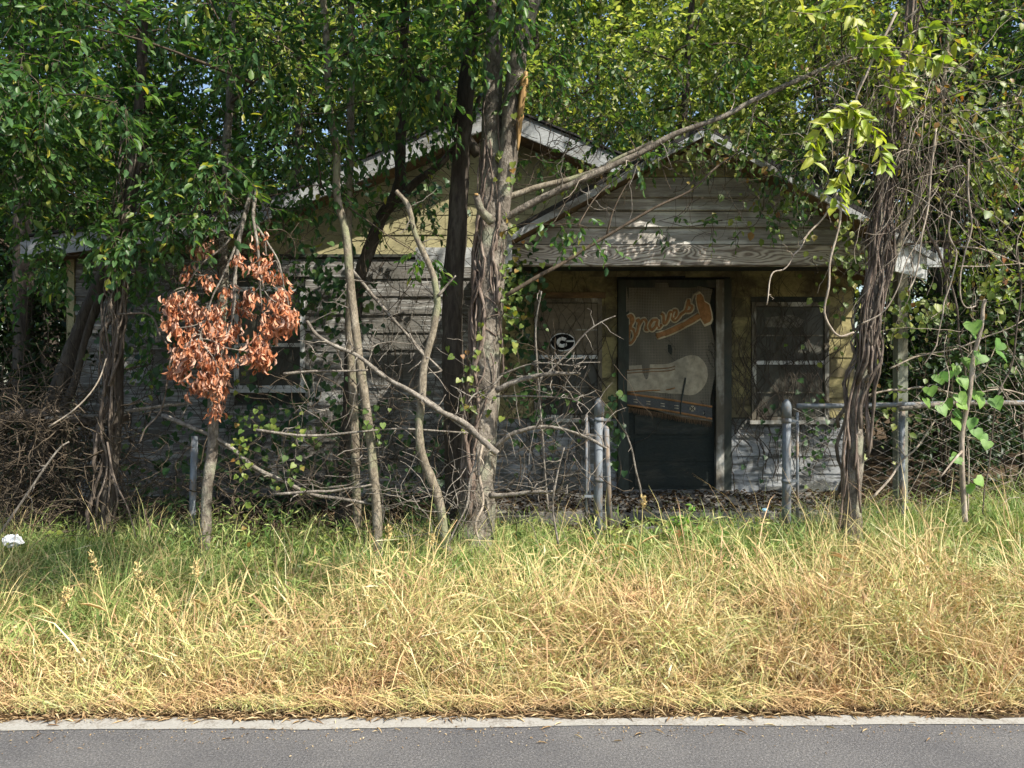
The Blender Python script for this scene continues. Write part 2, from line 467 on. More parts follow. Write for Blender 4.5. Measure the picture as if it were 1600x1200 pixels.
col = k.ramp(tone, [(.12, (.16, .13, .105)), (.34, (.31, .27, .235)), (.6, (.46, .42, .375)), (.95, (.56, .52, .465))])
G['beam'] = k.pbr(col, .85, .2, k.bump(tone, .4, .01))

k = Mt("roof_metal")
n1 = k.noise(k.world((1, 1, 1)), 2.2, 6, .6)
G['roof'] = k.pbr(k.ramp(n1, [(.3, (.22, .23, .25)), (.6, (.42, .44, .47)), (.8, (.20, .15, .11))]), .5, .4, k.bump(n1, .2, .01))
k = Mt("tar_shingle")
n1 = k.noise(k.world(), 60, 4, .7)
G['tar'] = k.pbr(k.ramp(n1, [(.3, (.018, .018, .02)), (.7, (.06, .058, .056))]), .95, .15, k.bump(n1, .6, .01))
k = Mt("galvanised")
n1 = k.noise(k.world((1, 1, .35)), 14, 6, .65); n2 = k.noise(k.world(), 70, 3)
col = k.ramp(n1, [(.35, (.22, .245, .27)), (.50, (.15, .165, .18)), (.64, (.22, .165, .115)), (.8, (.16, .10, .065))])
G['galv'] = k.pbr(col, k.ramp(n2, [(.3, (.6,) * 3), (.7, (.85,) * 3)]), .3, k.bump(n2, .25, .004), metal=.12)
k = Mt("fence_wire"); n1 = k.noise(k.world(), 9, 4)
G['wire'] = k.pbr(k.ramp(n1, [(.35, (.50, .48, .44)), (.7, (.36, .29, .22))]), .6, .3, metal=.1)
k = Mt("shaded_wire"); n1 = k.noise(k.world(), 9, 4)
G['wire_shaded'] = k.pbr(k.ramp(n1, [(.35, (.15, .13, .11)), (.7, (.09, .06, .04))]), .8, .2)  # darker copy of the fence wire, with the left side's shadow in its colour
k = Mt("window_glass"); n1 = k.noise(k.world(), 5, 5, .65)
G['glass'] = k.pbr(k.ramp(n1, [(.3, (.036, .036, .028)), (.7, (.085, .082, .066))]), k.ramp(n1, [(.3, (.3,) * 3), (.7, (.65,) * 3)]), .3)
k = Mt("boarded_pane"); n1 = k.noise(k.world((1, 1, 3)), 7, 6, .65)
G['pane_board'] = k.pbr(k.ramp(n1, [(.3, (.12, .098, .068)), (.7, (.22, .18, .125))]), .6, .3)
k = Mt("concrete"); n1 = k.noise(k.world(), 12, 7, .7)
G['concrete'] = k.pbr(k.ramp(n1, [(.3, (.10, .095, .085)), (.7, (.22, .21, .19))]), .95, .1, k.bump(n1, .4, .01))

def plain(name, c, r=.7, s=.3, var=.2, sc=30):
    k = Mt(name); n1 = k.noise(k.world(), sc, 4, .65)
    return k.pbr(k.ramp(n1, [(.3, tuple(x * (1 - var) for x in c)), (.7, tuple(min(1, x * (1 + var)) for x in c))]), r, s, k.bump(n1, .15, .004))
G['black'] = plain("sticker_black", (.010, .010, .011), .85, .1)
G['white'] = plain("sticker_white", (.90, .90, .90), .6)
G['rust_orange'] = plain("faded_orange_print", (.29, .15, .065), .9, .1, .3, 25)
G['outline'] = plain("pale_outline", (.52, .46, .33), .95, .1, .25, 25)
G['cream'] = plain("cream_print", (.34, .30, .225), .95, .1, .3, 14)
G['band'] = plain("blue_grey_band", (.085, .088, .088), .95, .1, .2, 60)
G['fringe'] = plain("brown_fringe", (.22, .14, .08), .95, .1, .3, 120)
G['bag'] = plain("white_plastic", (.75, .77, .80), .35, .5, .12, 12)
G['blue_scrap'] = plain("blue_plastic", (.22, .42, .55), .4, .5, .2, 12)
G['paper'] = plain("faded_paper", (.15, .14, .115), .8, .2, .6, 30)
G['seed'] = plain("seed_head", (.60, .47, .22), .8, .2, .25, 60)
G['straw'] = plain("straw_stem", (.56, .47, .20), .7, .2, .2, 30)
k = Mt("woven_blanket")
sp = k.n("SeparateXYZ"); g = k.n("NewGeometry"); k.set(sp.inputs[0], g.outputs["Position"])
def grid(s): return k.math('GREATER_THAN', k.math('FRACT', k.math('MULTIPLY', s, 62.0)), .36)
wv = k.math('MULTIPLY', grid(sp.outputs[0]), grid(sp.outputs[2]))
n1 = k.noise(k.world(), 5, 5, .6)
mk = k.mix(wv, (.205, .185, .15), (.085, .075, .060))
mk = k.mix(k.ramp(n1, [(.45, (0, 0, 0)), (.6, (.75, .75, .75))]), mk, (.135, .122, .095))
G['blanket'] = k.pbr(mk, .95, .1, k.bump(wv, .3, .004))

# ------------------------------------------------------------------ ground, road
xs = np.concatenate([[-400, -120, -40, -16], np.arange(-9, 9.01, .22), [16, 40, 120, 400]])
ys = np.concatenate([[-400, -120, -40, -10, 0], np.arange(3.0, 9.01, .16), [10, 13, 18, 30, 60, 150, 500]])
X, Y = np.meshgrid(xs, ys, indexing='ij')
Z = gz(X, Y) - 0.02 * (Y < 3.45)
idx = np.arange(X.size).reshape(X.shape)
q = np.stack([idx[:-1, :-1], idx[1:, :-1], idx[1:, 1:], idx[:-1, 1:]], -1).reshape(-1, 4)
MB().add(np.stack([X, Y, Z], -1).reshape(-1, 3), q).obj("ground", G['soil'], kind="structure")

SL = 0.0135                                              # the road runs a touch off square to the view
def road_y(x): return 3.475 + SL * x
mb = MB()
rx = np.concatenate([[-300, -60], np.arange(-12, 12.1, .5), [60, 300]])
far = road_y(rx) + 0.075 + .006 * np.sin(rx * 5.1) + .008 * np.sin(rx * 2.3)
V = np.concatenate([np.stack([rx, np.full_like(rx, -3.6) + SL * rx, np.zeros_like(rx)], -1), np.stack([rx, far, np.zeros_like(rx)], -1)])
n = len(rx)
mb.add(V, [(i, i + 1, n + i + 1, n + i) for i in range(n - 1)]).obj("road", G['asphalt'], smooth=False, kind="structure")
mb = MB()
rx = np.arange(-12, 12.01, .05); n = len(rx)
def ragged(a): return a * np.convolve(rng.normal(0, 1, n + 8), np.ones(9) / 9, 'valid')
near = road_y(rx) - .035 + ragged(.016); far = road_y(rx) + .062 + ragged(.05)
z = np.full(n, .004)
mb.add(np.concatenate([np.stack([rx, near, z], -1), np.stack([rx, far, z], -1)]), [(i, i + 1, n + i + 1, n + i) for i in range(n - 1)])
mb.obj("road_edge_line", G['line'], smooth=False, kind="structure")

# ------------------------------------------------------------------ house
WY = 7.8
house = empty("house", (0.0, 7.8, .38), "abandoned weathered house with yellow gables, peeling shingles and a front porch", "house")

def clip(poly, planes):
    for a, b, c in planes:                                # keep a*x+b*z<=c
        out = []
        for i in range(len(poly)):
            p, r = poly[i], poly[(i + 1) % len(poly)]
            fp = a * p[0] + b * p[1] - c; fr = a * r[0] + b * r[1] - c
            if fp <= 0: out.append(p)
            if (fp < 0) != (fr < 0) and abs(fp - fr) > 1e-9:
                t = fp / (fp - fr); out.append((p[0] + t * (r[0] - p[0]), p[1] + t * (r[1] - p[1])))
        poly = out
        if len(poly) < 3: return None
    return poly

def lap_piece(poly, Yf, zb, zt, lip=.022, top=.005):
    n = len(poly); mb = MB()
    fr = [(x, Yf - (top + (lip - top) * (zt - z) / max(1e-4, zt - zb)), z) for x, z in poly]
    bk = [(x, Yf + .002, z) for x, z in poly]
    cx = sum(p[0] for p in poly) / n; cz = sum(p[1] for p in poly) / n
    V = fr + bk + [(cx, Yf - (top + (lip - top) * (zt - cz) / max(1e-4, zt - zb)), cz)]
    mb.add(V, [(i, n + i, n + (i + 1) % n, (i + 1) % n) for i in range(n)], [(2 * n, i, (i + 1) % n) for i in range(n)])
    return mb

def laps(parent, name, mat, x0, x1, z0, z1, ex, pw, openings=(), planes=(), Yf=WY, lip=.022, jig=.006):
    z = z0; r = 0
    while z < z1 - .03:
        zt = min(z + ex, z1)
        segs = [(x0, x1)]
        for (a, b, c, d) in openings:
            if d > z + .01 and c < zt - .01:
                ns = []
                for s, e in segs:
                    if b <= s or a >= e: ns.append((s, e)); continue
                    if a > s: ns.append((s, a))
                    if b < e: ns.append((b, e))
                segs = ns
        for s, e in segs:
            xx = s; first = True
            while xx < e - .02:
                w = pw * (rng.uniform(.4, .9) if first else rng.uniform(.92, 1.08)); first = False
                xe = min(e, xx + w)
                if e - xe < .08: xe = e
                j = rng.normal(0, jig); j2 = rng.normal(0, jig)
                poly = [(xx + .0025, z - .004 + j), (xe - .0025, z - .004 + j2), (xe - .0025, zt), (xx + .0025, zt)]
                poly = clip(poly, planes) if planes else poly
                if poly and max(p[1] for p in poly) - min(p[1] for p in poly) > .015:
                    c = (xx, Yf, z)
                    lap_piece(poly, Yf, z, zt, lip * rng.uniform(.8, 1.25)).obj(name, mat, parent, smooth=False, base=c)
                xx = xe
        z = zt; r += 1

# main roof geometry (front overhang at y=7.5)
PKX, PKZ, MS = -.16, 4.42, .41
XL1, XL2, XR = -2.75, -4.95, 3.75
def mainz(x):
    if x >= PKX: return PKZ - MS * (x - PKX)
    if x >= XL1: return PKZ + MS * (x - PKX)
    return PKZ + MS * (XL1 - PKX) + .13 * (x - XL1)
wall = MB()
outline = [(-4.62, .3), (3.62, .3), (3.62, mainz(3.62) - .08), (PKX, PKZ - .08), (XL1, mainz(XL1) - .08), (-4.62, mainz(-4.62) - .08)]
prism(wall, outline, WY + .003, 14.0)
wall = wall.obj("wall", G['trim_dark'], house, smooth=False)

DOOR = (1.11, 2.30, .465, 2.69)
WINL = (.235, .945, 1.24, 2.50)
WINR = (2.52, 3.33, 1.22, 2.46)
WINW = (-2.92, -2.18, 1.55, 2.62)
XPL = -.30                                                # where the porch wall begins
laps(wall, "shingle", G['shingle_white'], -4.6, XPL, .42, 2.94, .192, .55, [WINW], jig=.008)
laps(wall, "shingle", G['shingle_low'], XPL, 3.6, .47, 1.25, .19, .55, [DOOR, WINL, WINR], jig=.006)
laps(wall, "shingle", G['porch_yellow'], XPL, 3.6, 1.25, 2.94, .212, .6, [DOOR, WINL, WINR], jig=.004, lip=.016)
pl = [(MS, 1, PKZ - .10 + MS * PKX), (-MS, 1, PKZ - .10 - MS * PKX)]
laps(wall, "gable_panel", G['shingle_yellow'], XL1, 3.6, 2.965, 4.36, .212, 1.1, [], pl, jig=.003, lip=.014)
laps(wall, "gable_panel", G['shingle_yellow'], -4.6, XL1 - .004, 2.965, 3.36, .212, 1.1, [], [(-.13, 1, mainz(XL1) - .10 - .13 * XL1)], jig=.003, lip=.014)
box(MB(), -4.61, XPL + .02, WY - .032, WY, 2.935, 2.965).obj("band_board", G['trim_dark'], wall, smooth=False)
box(MB(), -4.68, -4.60, WY - .035, WY + .05, .35, 3.12).obj("corner_board", G['shingle_yellow'], wall, smooth=False)
box(MB(), XPL - .045, XPL + .045, WY - .04, WY, .42, 2.93).obj("corner_board", G['trim_white'], wall, smooth=False)

def slab(x0, z0, x1, z1, y0, y1, t):
    mb = MB()
    V = [(x0, y0, z0), (x1, y0, z1), (x1, y1, z1), (x0, y1, z0), (x0, y0, z0 - t), (x1, y0, z1 - t), (x1, y1, z1 - t), (x0, y1, z0 - t)]
    mb.add(V, [(0, 1, 2, 3), (7, 6, 5, 4), (0, 4, 5, 1), (1, 5, 6, 2), (2, 6, 7, 3), (3, 7, 4, 0)])
    return mb
roof = MB()
for (a, b) in ((PKX, XR), (XL1, PKX), (XL2, XL1)):
    s = slab(a, mainz(a), b, mainz(b), 7.47, 14.3, .05); roof.add(np.concatenate(s.V), np.concatenate(s.Q))
roof = roof.obj("roof", G['roof'], house, smooth=False)
for (a, b) in ((PKX + .002, XR), (XL1 + .002, PKX - .002), (XL2, XL1 - .002)):
    slab(a, mainz(a) - .045, b, mainz(b) - .045, 7.44, 7.468, .17).obj("bargeboard", G['barge'], roof, smooth=False)
    slab(a, mainz(a) + .022, b, mainz(b) + .022, 7.42, 14.3, .02).obj("roof_edge", G['tar'], roof, smooth=False)
    slab(a, mainz(a) - .19, b, mainz(b) - .19, 7.47, 7.785, .015).obj("soffit", G['brown_ply'], roof, smooth=False)

# porch roof and gable
PCX, PPZ, PS, PH = 1.63, 3.76, .54, 1.93
def pz(x): return PPZ - PS * abs(x - PCX)
proof = MB()
for (a, b) in ((PCX - PH, PCX), (PCX, PCX + PH)):
    s = slab(a, pz(a), b, pz(b), 6.28, 8.2, .035); proof.add(np.concatenate(s.V), np.concatenate(s.Q))
proof = proof.obj("porch_roof", G['brown_ply'], house, smooth=False)
for (a, b) in ((PCX - PH - .03, PCX), (PCX, PCX + PH + .03)):
    slab(a, pz(a) + .045, b, pz(b) + .045, 6.25, 8.2, .042).obj("roof_edge", G['tar'], proof, smooth=False)
    a2, b2 = (a, b - .002) if b == PCX else (a + .002, b)
    slab(a2, pz(a2) - .0, b2, pz(b2) - .0, 6.252, 6.277, .062).obj("fascia", G['barge'], proof, smooth=False)
# boxed eave ends
for sx in (-1, 1):
    xe = PCX + sx * PH
    xi = PCX + sx * (PH - .30)
    poly = [(xi, 2.56), (xe - sx * .03, 2.49), (xe - sx * .03, pz(xe) - .05), (xi, pz(xi) - .05)]
    if sx < 0: poly = poly[::-1]
    prism(MB(), poly, 6.285, 6.315).obj("eave_box", G['trim_white'], proof, smooth=False)
    box(MB(), min(xe, xe + sx * .64), max(xe, xe + sx * .64), 7.2, 7.24, 2.74, 2.93).obj("fascia_return", G['trim_white'], proof, smooth=False)
gab = MB()
prism(gab, [(PCX - PH + .3, 2.845), (PCX + PH - .3, 2.845), (PCX, PPZ - .06)], 6.63, 6.66)
gab = gab.obj("porch_gable", G['trim_dark'], house, smooth=False)
gpl = [(PS, 1, PPZ - .045 + PS * PCX), (-PS, 1, PPZ - .045 - PS * PCX)]
zz = 2.842
for hh, mt in ((.154, 'board_gable'), (.149, 'board_gable'), (.120, 'board_gable'), (.185, 'board_gable'), (.09, 'shingle_yellow'), (.22, 'shingle_yellow')):
    p = clip([(-.5, zz + .007), (3.8, zz + .007 + rng.normal(0, .005)), (3.8, zz + hh), (-.5, zz + hh)], gpl)
    if p: lap_piece(p, 6.63, zz, zz + hh, .05, .006).obj("clapboard", G[mt], gab, smooth=False, base=(PCX, 6.63, zz))
    zz += hh
mb = MB(); box(mb, -.32, 3.60, 6.575, 6.665, 2.657, 2.838)
mb.obj("porch_beam", G['beam'], house, smooth=False)
# porch ceiling boards, posts, floor
for i in range(9):
    y0 = 6.67 + i * .125
    box(MB(), -.35, 3.62, y0 + .003, y0 + .121, 2.79, 2.81).obj("ceiling_board", G['trim_dark'], house, smooth=False)
for xp, mt in ((-.22, 'post_wood'), (3.48, 'post_wood')):
    box(MB(), xp - .045, xp + .045, 6.58, 6.67, .46, 2.655).obj("porch_post", G[mt], house, smooth=False)
box(MB(), -.38, 3.66, 6.50, 7.795, .30, .463).obj("porch_floor", G['concrete'], house, smooth=False)
box(MB(), 1.0, 2.5, 6.18, 6.497, .28, .40).obj("porch_step", G['concrete'], house, smooth=False)

# door
dr = box(MB(), 1.225, 2.13, WY - .02, WY + .02, .468, 2.62).obj("door", G['door_paint'], house, smooth=False)
for z0, z1 in ((.53, .74), (.79, 1.02), (1.07, 1.29), (1.36, 2.5)):
    box(MB(), 1.29, 2.065, WY - .032, WY - .0205, z0, z1).obj("door_panel", G['door_paint'], dr, smooth=False)
box(MB(), 1.112, 1.222, WY - .075, WY + .01, .466, 2.69).obj("door_jamb", G['trim_dark'], house, smooth=False)
box(MB(), 2.133, 2.215, WY - .085, WY + .01, .466, 2.69).obj("door_jamb", G['trim_peel'], house, smooth=False, label="pale peeling door jamb on the right")
box(MB(), 2.218, 2.298, WY - .065, WY + .01, .466, 2.70).obj("door_casing", G['trim_dark'], house, smooth=False)
box(MB(), 1.223, 2.132, WY - .072, WY + .01, 2.61, 2.69).obj("door_header", G['trim_dark'], house, smooth=False)
box(MB(), 1.115, 2.295, WY - .12, WY - .0, .4635, .49).obj("threshold", G['concrete'], house, smooth=False)

def window(w, rail_z, bars, fm, up, low, rail_m):
    x0, x1, z0, z1 = w
    o = MB()
    box(o, x0, x0 + .045, WY - .04, WY + .0, z0, z1); box(o, x1 - .045, x1, WY - .04, WY + .0, z0, z1)
    box(o, x0 + .046, x1 - .046, WY - .04, WY + .0, z1 - .045, z1); box(o, x0 + .046, x1 - .046, WY - .04, WY + .0, z0, z0 + .035)
    o = o.obj("window", G[fm], house, smooth=False)
    box(MB(), x0 + .048, x1 - .048, WY - .034, WY - .002, rail_z - .02, rail_z + .02).obj("meeting_rail", G[rail_m], o, smooth=False)
    box(MB(), x0 - .03, x1 + .03, WY - .075, WY - .002, z0 - .04, z0 - .002).obj("sill", G[fm], o, smooth=False)
    zs = [z0 + .036] + [b for b in bars if b < rail_z] + [rail_z - .02]
    for a, b in zip(zs[:-1], zs[1:]):
        box(MB(), x0 + .047, x1 - .047, WY - .012, WY - .004, a + .006, b - .006).obj("pane", G[low], o, smooth=False)
    zs = [rail_z + .02] + [b for b in bars if b > rail_z] + [z1 - .046]
    for a, b in zip(zs[:-1], zs[1:]):
        box(MB(), x0 + .047, x1 - .047, WY - .020, WY - .010, a + .006, b - .006).obj("pane", G[up], o, smooth=False)
    for b in bars:
        box(MB(), x0 + .048, x1 - .048, WY - .030, WY - .003, b - .007, b + .007).obj("glazing_bar", G[fm], o, smooth=False)
    return o
window(WINL, 1.885, (1.57, 2.17), 'trim_peel', 'pane_board', 'glass', 'trim_white')
wr = window(WINR, 1.825, (1.51, 2.11), 'trim_peel', 'glass', 'glass', 'trim_white')
window(WINW, 2.01, (), 'trim_white', 'glass', 'glass', 'trim_white')
box(MB(), .20, .98, WY - .06, WY - .002, 2.502, 2.56).obj("window_head", G['brown_ply'], house, smooth=False)
# faded torn notice behind the top pane of the right window
mb = MB(); prism(mb, [(2.66, 2.20), (3.02, 2.19), (3.08, 2.27), (2.95, 2.33), (2.78, 2.31), (2.67, 2.30)], WY - .026, WY - .021)
mb.obj("notice", G['paper'], wr, smooth=False)

# ------------------------------------------------------------------ blanket on the door
def zc(x, y): return (940 + x / 4.614, 420 + y / 4.614)    # detail coordinates -> photo px
def surf(x, y, off=0.0):
    px, py = zc(x, y)
    d = 7.730 - .022 * math.sin(px * .09 + py * .02) - .012 * math.sin(py * .055) - .008 * math.sin(px * .21 - py * .06) - off
    return P(px, py, d)
bl = empty("blanket", P(1047, 660, 7.72), "faded woven team blanket with script lettering pinned over the front door", "blanket")
NX, NY = 26, 40
V = []
for j in range(NY + 1):
    for i in range(NX + 1):
        s, t = i / NX, j / NY
        top = 118 - 30 * math.sin(s * 2.6) + 45 * s * s; bot = 985 + 125 * s - 10 * math.sin(s * 7)
        right = 800 - 25 * math.sin(t * 9) + 10 * t
        V.append(surf(178 + s * (right - 178), top + t * (bot - top)))
idx = np.arange((NX + 1) * (NY + 1)).reshape(NY + 1, NX + 1)
q = np.stack([idx[:-1, :-1], idx[1:, :-1], idx[1:, 1:], idx[:-1, 1:]], -1).reshape(-1, 4)
V = np.array(V); VB = V + np.array([0, .006, 0])
mb = MB(); mb.add(V, q); mb.add(VB, q[:, ::-1]); mb.obj("cloth", G['blanket'], bl)
STRK = {
 'b': [[(206, 338), (214, 390), (200, 460), (192, 525)], [(186, 345), (214, 336), (228, 372), (204, 420), (232, 442), (240, 492), (214, 532), (186, 538)]],
 'r': [[(250, 378), (268, 368), (266, 415), (252, 470), (240, 486)], [(262, 420), (290, 374), (314, 368), (326, 396), (316, 436), (338, 440)]],
 'a': [[(400, 368), (368, 372), (346, 412), (362, 440), (390, 412), (402, 366), (398, 408), (414, 424), (434, 400)]],
 'v': [[(428, 322), (446, 338), (450, 394), (474, 372), (490, 318), (508, 312)]],
 'e': [[(508, 362), (536, 336), (538, 302), (514, 306), (504, 344), (526, 372), (562, 342), (574, 322)]],
 's': [[(574, 326), (606, 300), (620, 250), (628, 226), (632, 258), (652, 272), (640, 302), (606, 308)]],
 'flick': [[(644, 250), (660, 200), (668, 182)], [(656, 190), (676, 180), (700, 162)]]}
for ch, strokes in STRK.items():
    wide = MB(); thin = MB()
    for st in strokes:
        c = catmull(st, 7)
        pw = np.array([surf(x, y, .004) for x, y in c]); pt = np.array([surf(x, y, .0105) for x, y in c])
        sc = 7.7 / F / 4.614
        tubes(wide, pw, np.full(len(c), 20 * sc), 8, flat=.16); tubes(thin, pt, np.full(len(c), 10 * sc), 8, flat=.22)
    if ch != 'flick':
        o = wide.obj("letter", G['outline'], bl); thin.obj("letter_fill", G['rust_orange'], o)
    else:
        tubes_ = MB(); 
        for st in strokes:
            c = catmull(st, 5); tubes(tubes_, np.array([surf(x, y, .006) for x, y in c]), np.full(len(c), 8 * 7.7 / F / 4.614), 6, flat=.3)
        tubes_.obj("letter_flick", G['cream'], bl)
def axe(handle_r, grow, mat, off):
    mb = MB()
    c = catmull([(398, 484), (500, 448), (620, 388), (706, 336)], 6)
    tubes(mb, np.array([surf(x, y, off) for x, y in c]), np.full(len(c), handle_r * 7.7 / F / 4.614), 8, flat=.16)
    pg = np.array([(686, 186), (712, 178), (734, 202), (742, 236), (776, 258), (790, 312), (796, 356), (784, 384), (742, 402), (716, 362), (704, 318), (690, 270), (682, 222)], float)
    ce = pg.mean(0); pg = ce + (pg - ce) * grow
    n = len(pg)
    V = [surf(x, y, off) for x, y in pg] + [surf(*ce, off + .006)]
    mb.add(V, None, [(n, i, (i + 1) % n) for i in range(n)])
    return mb
ho = axe(31, 1.14, 'cream', .005).obj("tomahawk_outline", G['outline'], bl)
axe(21, .98, 'rust_orange', .0125).obj("tomahawk", G['rust_orange'], ho)
def patch(poly, off, name, mat, sub=18):
    """printed shape following the cloth: upper and lower outlines"""
    up, lo = poly
    u = catmull(up, 6); l = catmull(lo, 6)
    u = u[np.linspace(0, len(u) - 1, sub).astype(int)]; l = l[np.linspace(0, len(l) - 1, sub).astype(int)]
    V = []
    R = 8
    for a, b in zip(u, l):
        for r in range(R):
            t = r / (R - 1); p = a + (b - a) * t
            V.append(surf(p[0], p[1], off + .004 * math.sin(t * math.pi)))
    idx = np.arange(sub * R).reshape(sub, R)
    q = np.stack([idx[:-1, :-1], idx[:-1, 1:], idx[1:, 1:], idx[1:, :-1]], -1).reshape(-1, 4)
    return MB().add(np.array(V), q).obj(name, mat, bl)
patch(([(184, 700), (330, 690), (480, 684), (560, 650), (640, 622), (710, 640), (755, 700), (766, 760)], [(184, 880), (330, 884), (480, 900), (560, 900), (640, 912), (700, 890), (750, 830), (767, 764)]), .004, "bat_print", G['cream'])
for yy in (722, 742, 878):
    c = catmull([(184, yy + 10), (330, yy), (470, yy - 6), (530, yy - 20)], 6)
    tubes(MB(), np.array([surf(x, y, .010) for x, y in c]), np.full(len(c), 4 * 7.7 / F / 4.614), 5, flat=.5).obj("print_stripe", G['rust_orange'] if yy > 800 else G['fringe'], bl)
patch(([(186, 905), (330, 920), (480, 938), (600, 955), (796, 1000)], [(186, 985), (330, 1010), (480, 1030), (600, 1045), (796, 1085)]), .005, "lower_band", G['band'])
for (a, b) in ((900, 995), (982, 1082)):
    c = catmull([(186, a), (480, a + 42), (796, b)], 8)
    tubes(MB(), np.array([surf(x, y, .010) for x, y in c]), np.full(len(c), 8 * 7.7 / F / 4.614), 6, flat=.4).obj("band_edge", G['rust_orange'], bl)
for bx, by in ((655, 1008), (752, 1038)):
    n = 14; V = [surf(bx + 22 * math.cos(a), by + 22 * math.sin(a), .011) for a in np.linspace(0, 2 * np.pi, n, endpoint=False)] + [surf(bx, by, .016)]
    o = MB().add(V, None, [(n, (i + 1) % n, i) for i in range(n)]).obj("ball_print", G['cream'], bl)
    for dx in (-9, 9):
        c = catmull([(bx + dx * 1.6, by - 15), (bx + dx * .4, by), (bx + dx * 1.6, by + 15)], 4)
        tubes(MB(), np.array([surf(x, y, .0155) for x, y in c]), np.full(len(c), 3 * 7.7 / F / 4.614), 5, flat=.5).obj("ball_seam", G['black'], o)
for bx in (245, 336, 440, 540):
    for dy in (-9, 9):
        by = 950 + (bx - 240) * .15
        c = [(bx - 15, by + dy), (bx + 15, by + dy + 3)]
        tubes(MB(), np.array([surf(x, y, .011) for x, y in c]), np.full(2, 4 * 7.7 / F / 4.614), 5, flat=.5).obj("band_mark", G['cream'], bl)
c = catmull([(605, 785), (590, 870), (575, 960), (568, 1050)], 6)
tubes(MB(), np.array([surf(x, y, .012) for x, y in c]), taper(len(c), .010, .007), 6, jit=.15).obj("hanging_cord", G['trim_dark'], bl)
fr = MB()
for i in range(150):
    x = 184 + i * 4.07; y = 995 + (x - 184) * .175
    a = surf(x, y, .003); b = surf(x + rng.normal(0, 3), y + rng.uniform(28, 46), .004 + rng.uniform(0, .006))
    tubes(fr, np.array([a, (a + b) / 2 + [rng.normal(0, .002), 0, 0], b]), np.array([.0022, .002, .001]), 3, cap=False)
fr.obj("fringe", G['fringe'], bl, kind="stuff")

# oval letter plate on the left porch window
def gp(x, y, off): 
    px, py = 820 + x / 5.456, 440 + y / 5.456
    return P(px, py, 7.772 - off)
sg = empty("oval_sign", gp(322, 590, 0), "small black oval plate with a white letter G on the porch window", "sign")
def disc(rx, ry, off, name, mat, parent):
    n = 40; V = [gp(322 + rx * math.cos(a), 516 + ry * math.sin(a), off) for a in np.linspace(0, 2 * np.pi, n, endpoint=False)]
    V += [v + np.array([0, .003, 0]) for v in V] + [gp(322, 516, off)]
    T = [(2 * n, (i + 1) % n, i) for i in range(n)]; Q = [(i, (i + 1) % n, n + (i + 1) % n, n + i) for i in range(n)]
    return MB().add(V, Q, T).obj(name, mat, parent, smooth=False)
o = disc(107, 78, .004, "rim", G['white'], sg); disc(99, 70, .0065, "face", G['black'], sg)
mb = MB()
th = np.linspace(math.radians(-38), math.radians(-322), 26)
c = np.array([gp(318 + 36 * math.cos(a), 517 + 31 * math.sin(a), .008) for a in th])
tubes(mb, c, np.full(26, 15 * 7.77 / F / 5.456), 8, flat=.25)
c = np.array([gp(348, 507, .0085), gp(385, 507, .0085), gp(420, 507, .0085)])
tubes(mb, c, np.full(3, 8 * 7.77 / F / 5.456), 6, flat=.4)
c = np.array([gp(346, 536, .0085), gp(358, 534, .0085)])
tubes(mb, c, np.full(2, 10 * 7.77 / F / 5.456), 6, flat=.4)
mb.obj("letter", G['white'], sg)

# ------------------------------------------------------------------ chain link fence
FY = 5.8
def fence(label, xa, xb, posts, rail=True, zt=1.44, rail_px=None, lean=0.0):
    f = empty("chain_link_fence", ((xa + xb) / 2, FY, float(gz((xa + xb) / 2, FY))), label, "fence", "chain link fences in front of the house")
    mb = MB(); p = .078
    n = int((xb - xa) / p); 
    zt_ = zt - .03
    zb = .36; m = int((zt_ - zb) / (p / 2))
    for i in range(n + 1):
        zz = zt_ - np.arange(m + 1) * p / 2
        ph = ((np.arange(m + 1) + i) % 2) * 2 - 1
        xx = xa + i * p + ph * p / 2 + .012 * np.sin(zz * 5 + i * .3)
        yy = FY + .02 * np.sin(i * .23) + .03 * np.sin(zz * 3 + i * .11) + ph * .003 * (1 if i % 2 else -1)
        tubes(mb, np.stack([xx, yy, zz], -1), np.full(m + 1, .0021), 3, cap=False)
    mb.obj("chain_link_mesh", G['wire'] if rail else G['wire_shaded'], f, kind="stuff")
    if rail:
        xx = np.linspace(xa, xb, 16)
        pth = np.stack([xx, np.full(16, FY - .015), zt + .012 * np.sin(xx * 2)], -1)
        tubes(MB(), pth, np.full(16, .020), 10).obj("top_rail", G['galv'], f)
    for (xp, zp, r, capk, zl) in posts:
        zb = float(gz(xp, FY)) - .15
        mb = MB(); pth = np.array([[xp - zl * (zp - zb), FY, zb], [xp - zl * (zp - zb) / 2, FY, (zb + zp) / 2], [xp, FY, zp]])
        tubes(mb, pth, np.full(3, r), 14)
        o = mb.obj("post", G['galv'], f)
        if capk:
            pr = np.array([[xp, FY, zp - .085], [xp, FY, zp - .015], [xp, FY, zp + .0], [xp, FY, zp + .03], [xp, FY, zp + .055], [xp, FY, zp + .062]])
            tubes(MB(), pr, np.array([1.12, 1.14, 1.2, .95, .5, .1]) * r, 14).obj("post_cap", G['galv'], o)
            for zz in (zp - .11, zp - .58):
                tubes(MB(), np.array([[xp, FY, zz - .014], [xp, FY, zz + .014]]), np.full(2, r * 1.13), 14).obj("band", G['galv'], o)
                box(MB(), xp + r, xp + r + .055, FY - .012, FY + .012, zz - .010, zz + .010).obj("bracket", G['galv'], o, smooth=False)
    return f
xr = P(1229, 0, FY)[0]; xl = P(936, 0, FY)[0]
fr_ = fence("galvanised chain link fence right of the gate opening, partly behind the vine-wrapped tree", xr + .075, 6.3, [(xr, 1.42, .034, True, 0), (P(1409, 0, FY)[0], 1.42, .024, False, 0), (5.2, 1.42, .024, False, 0)])
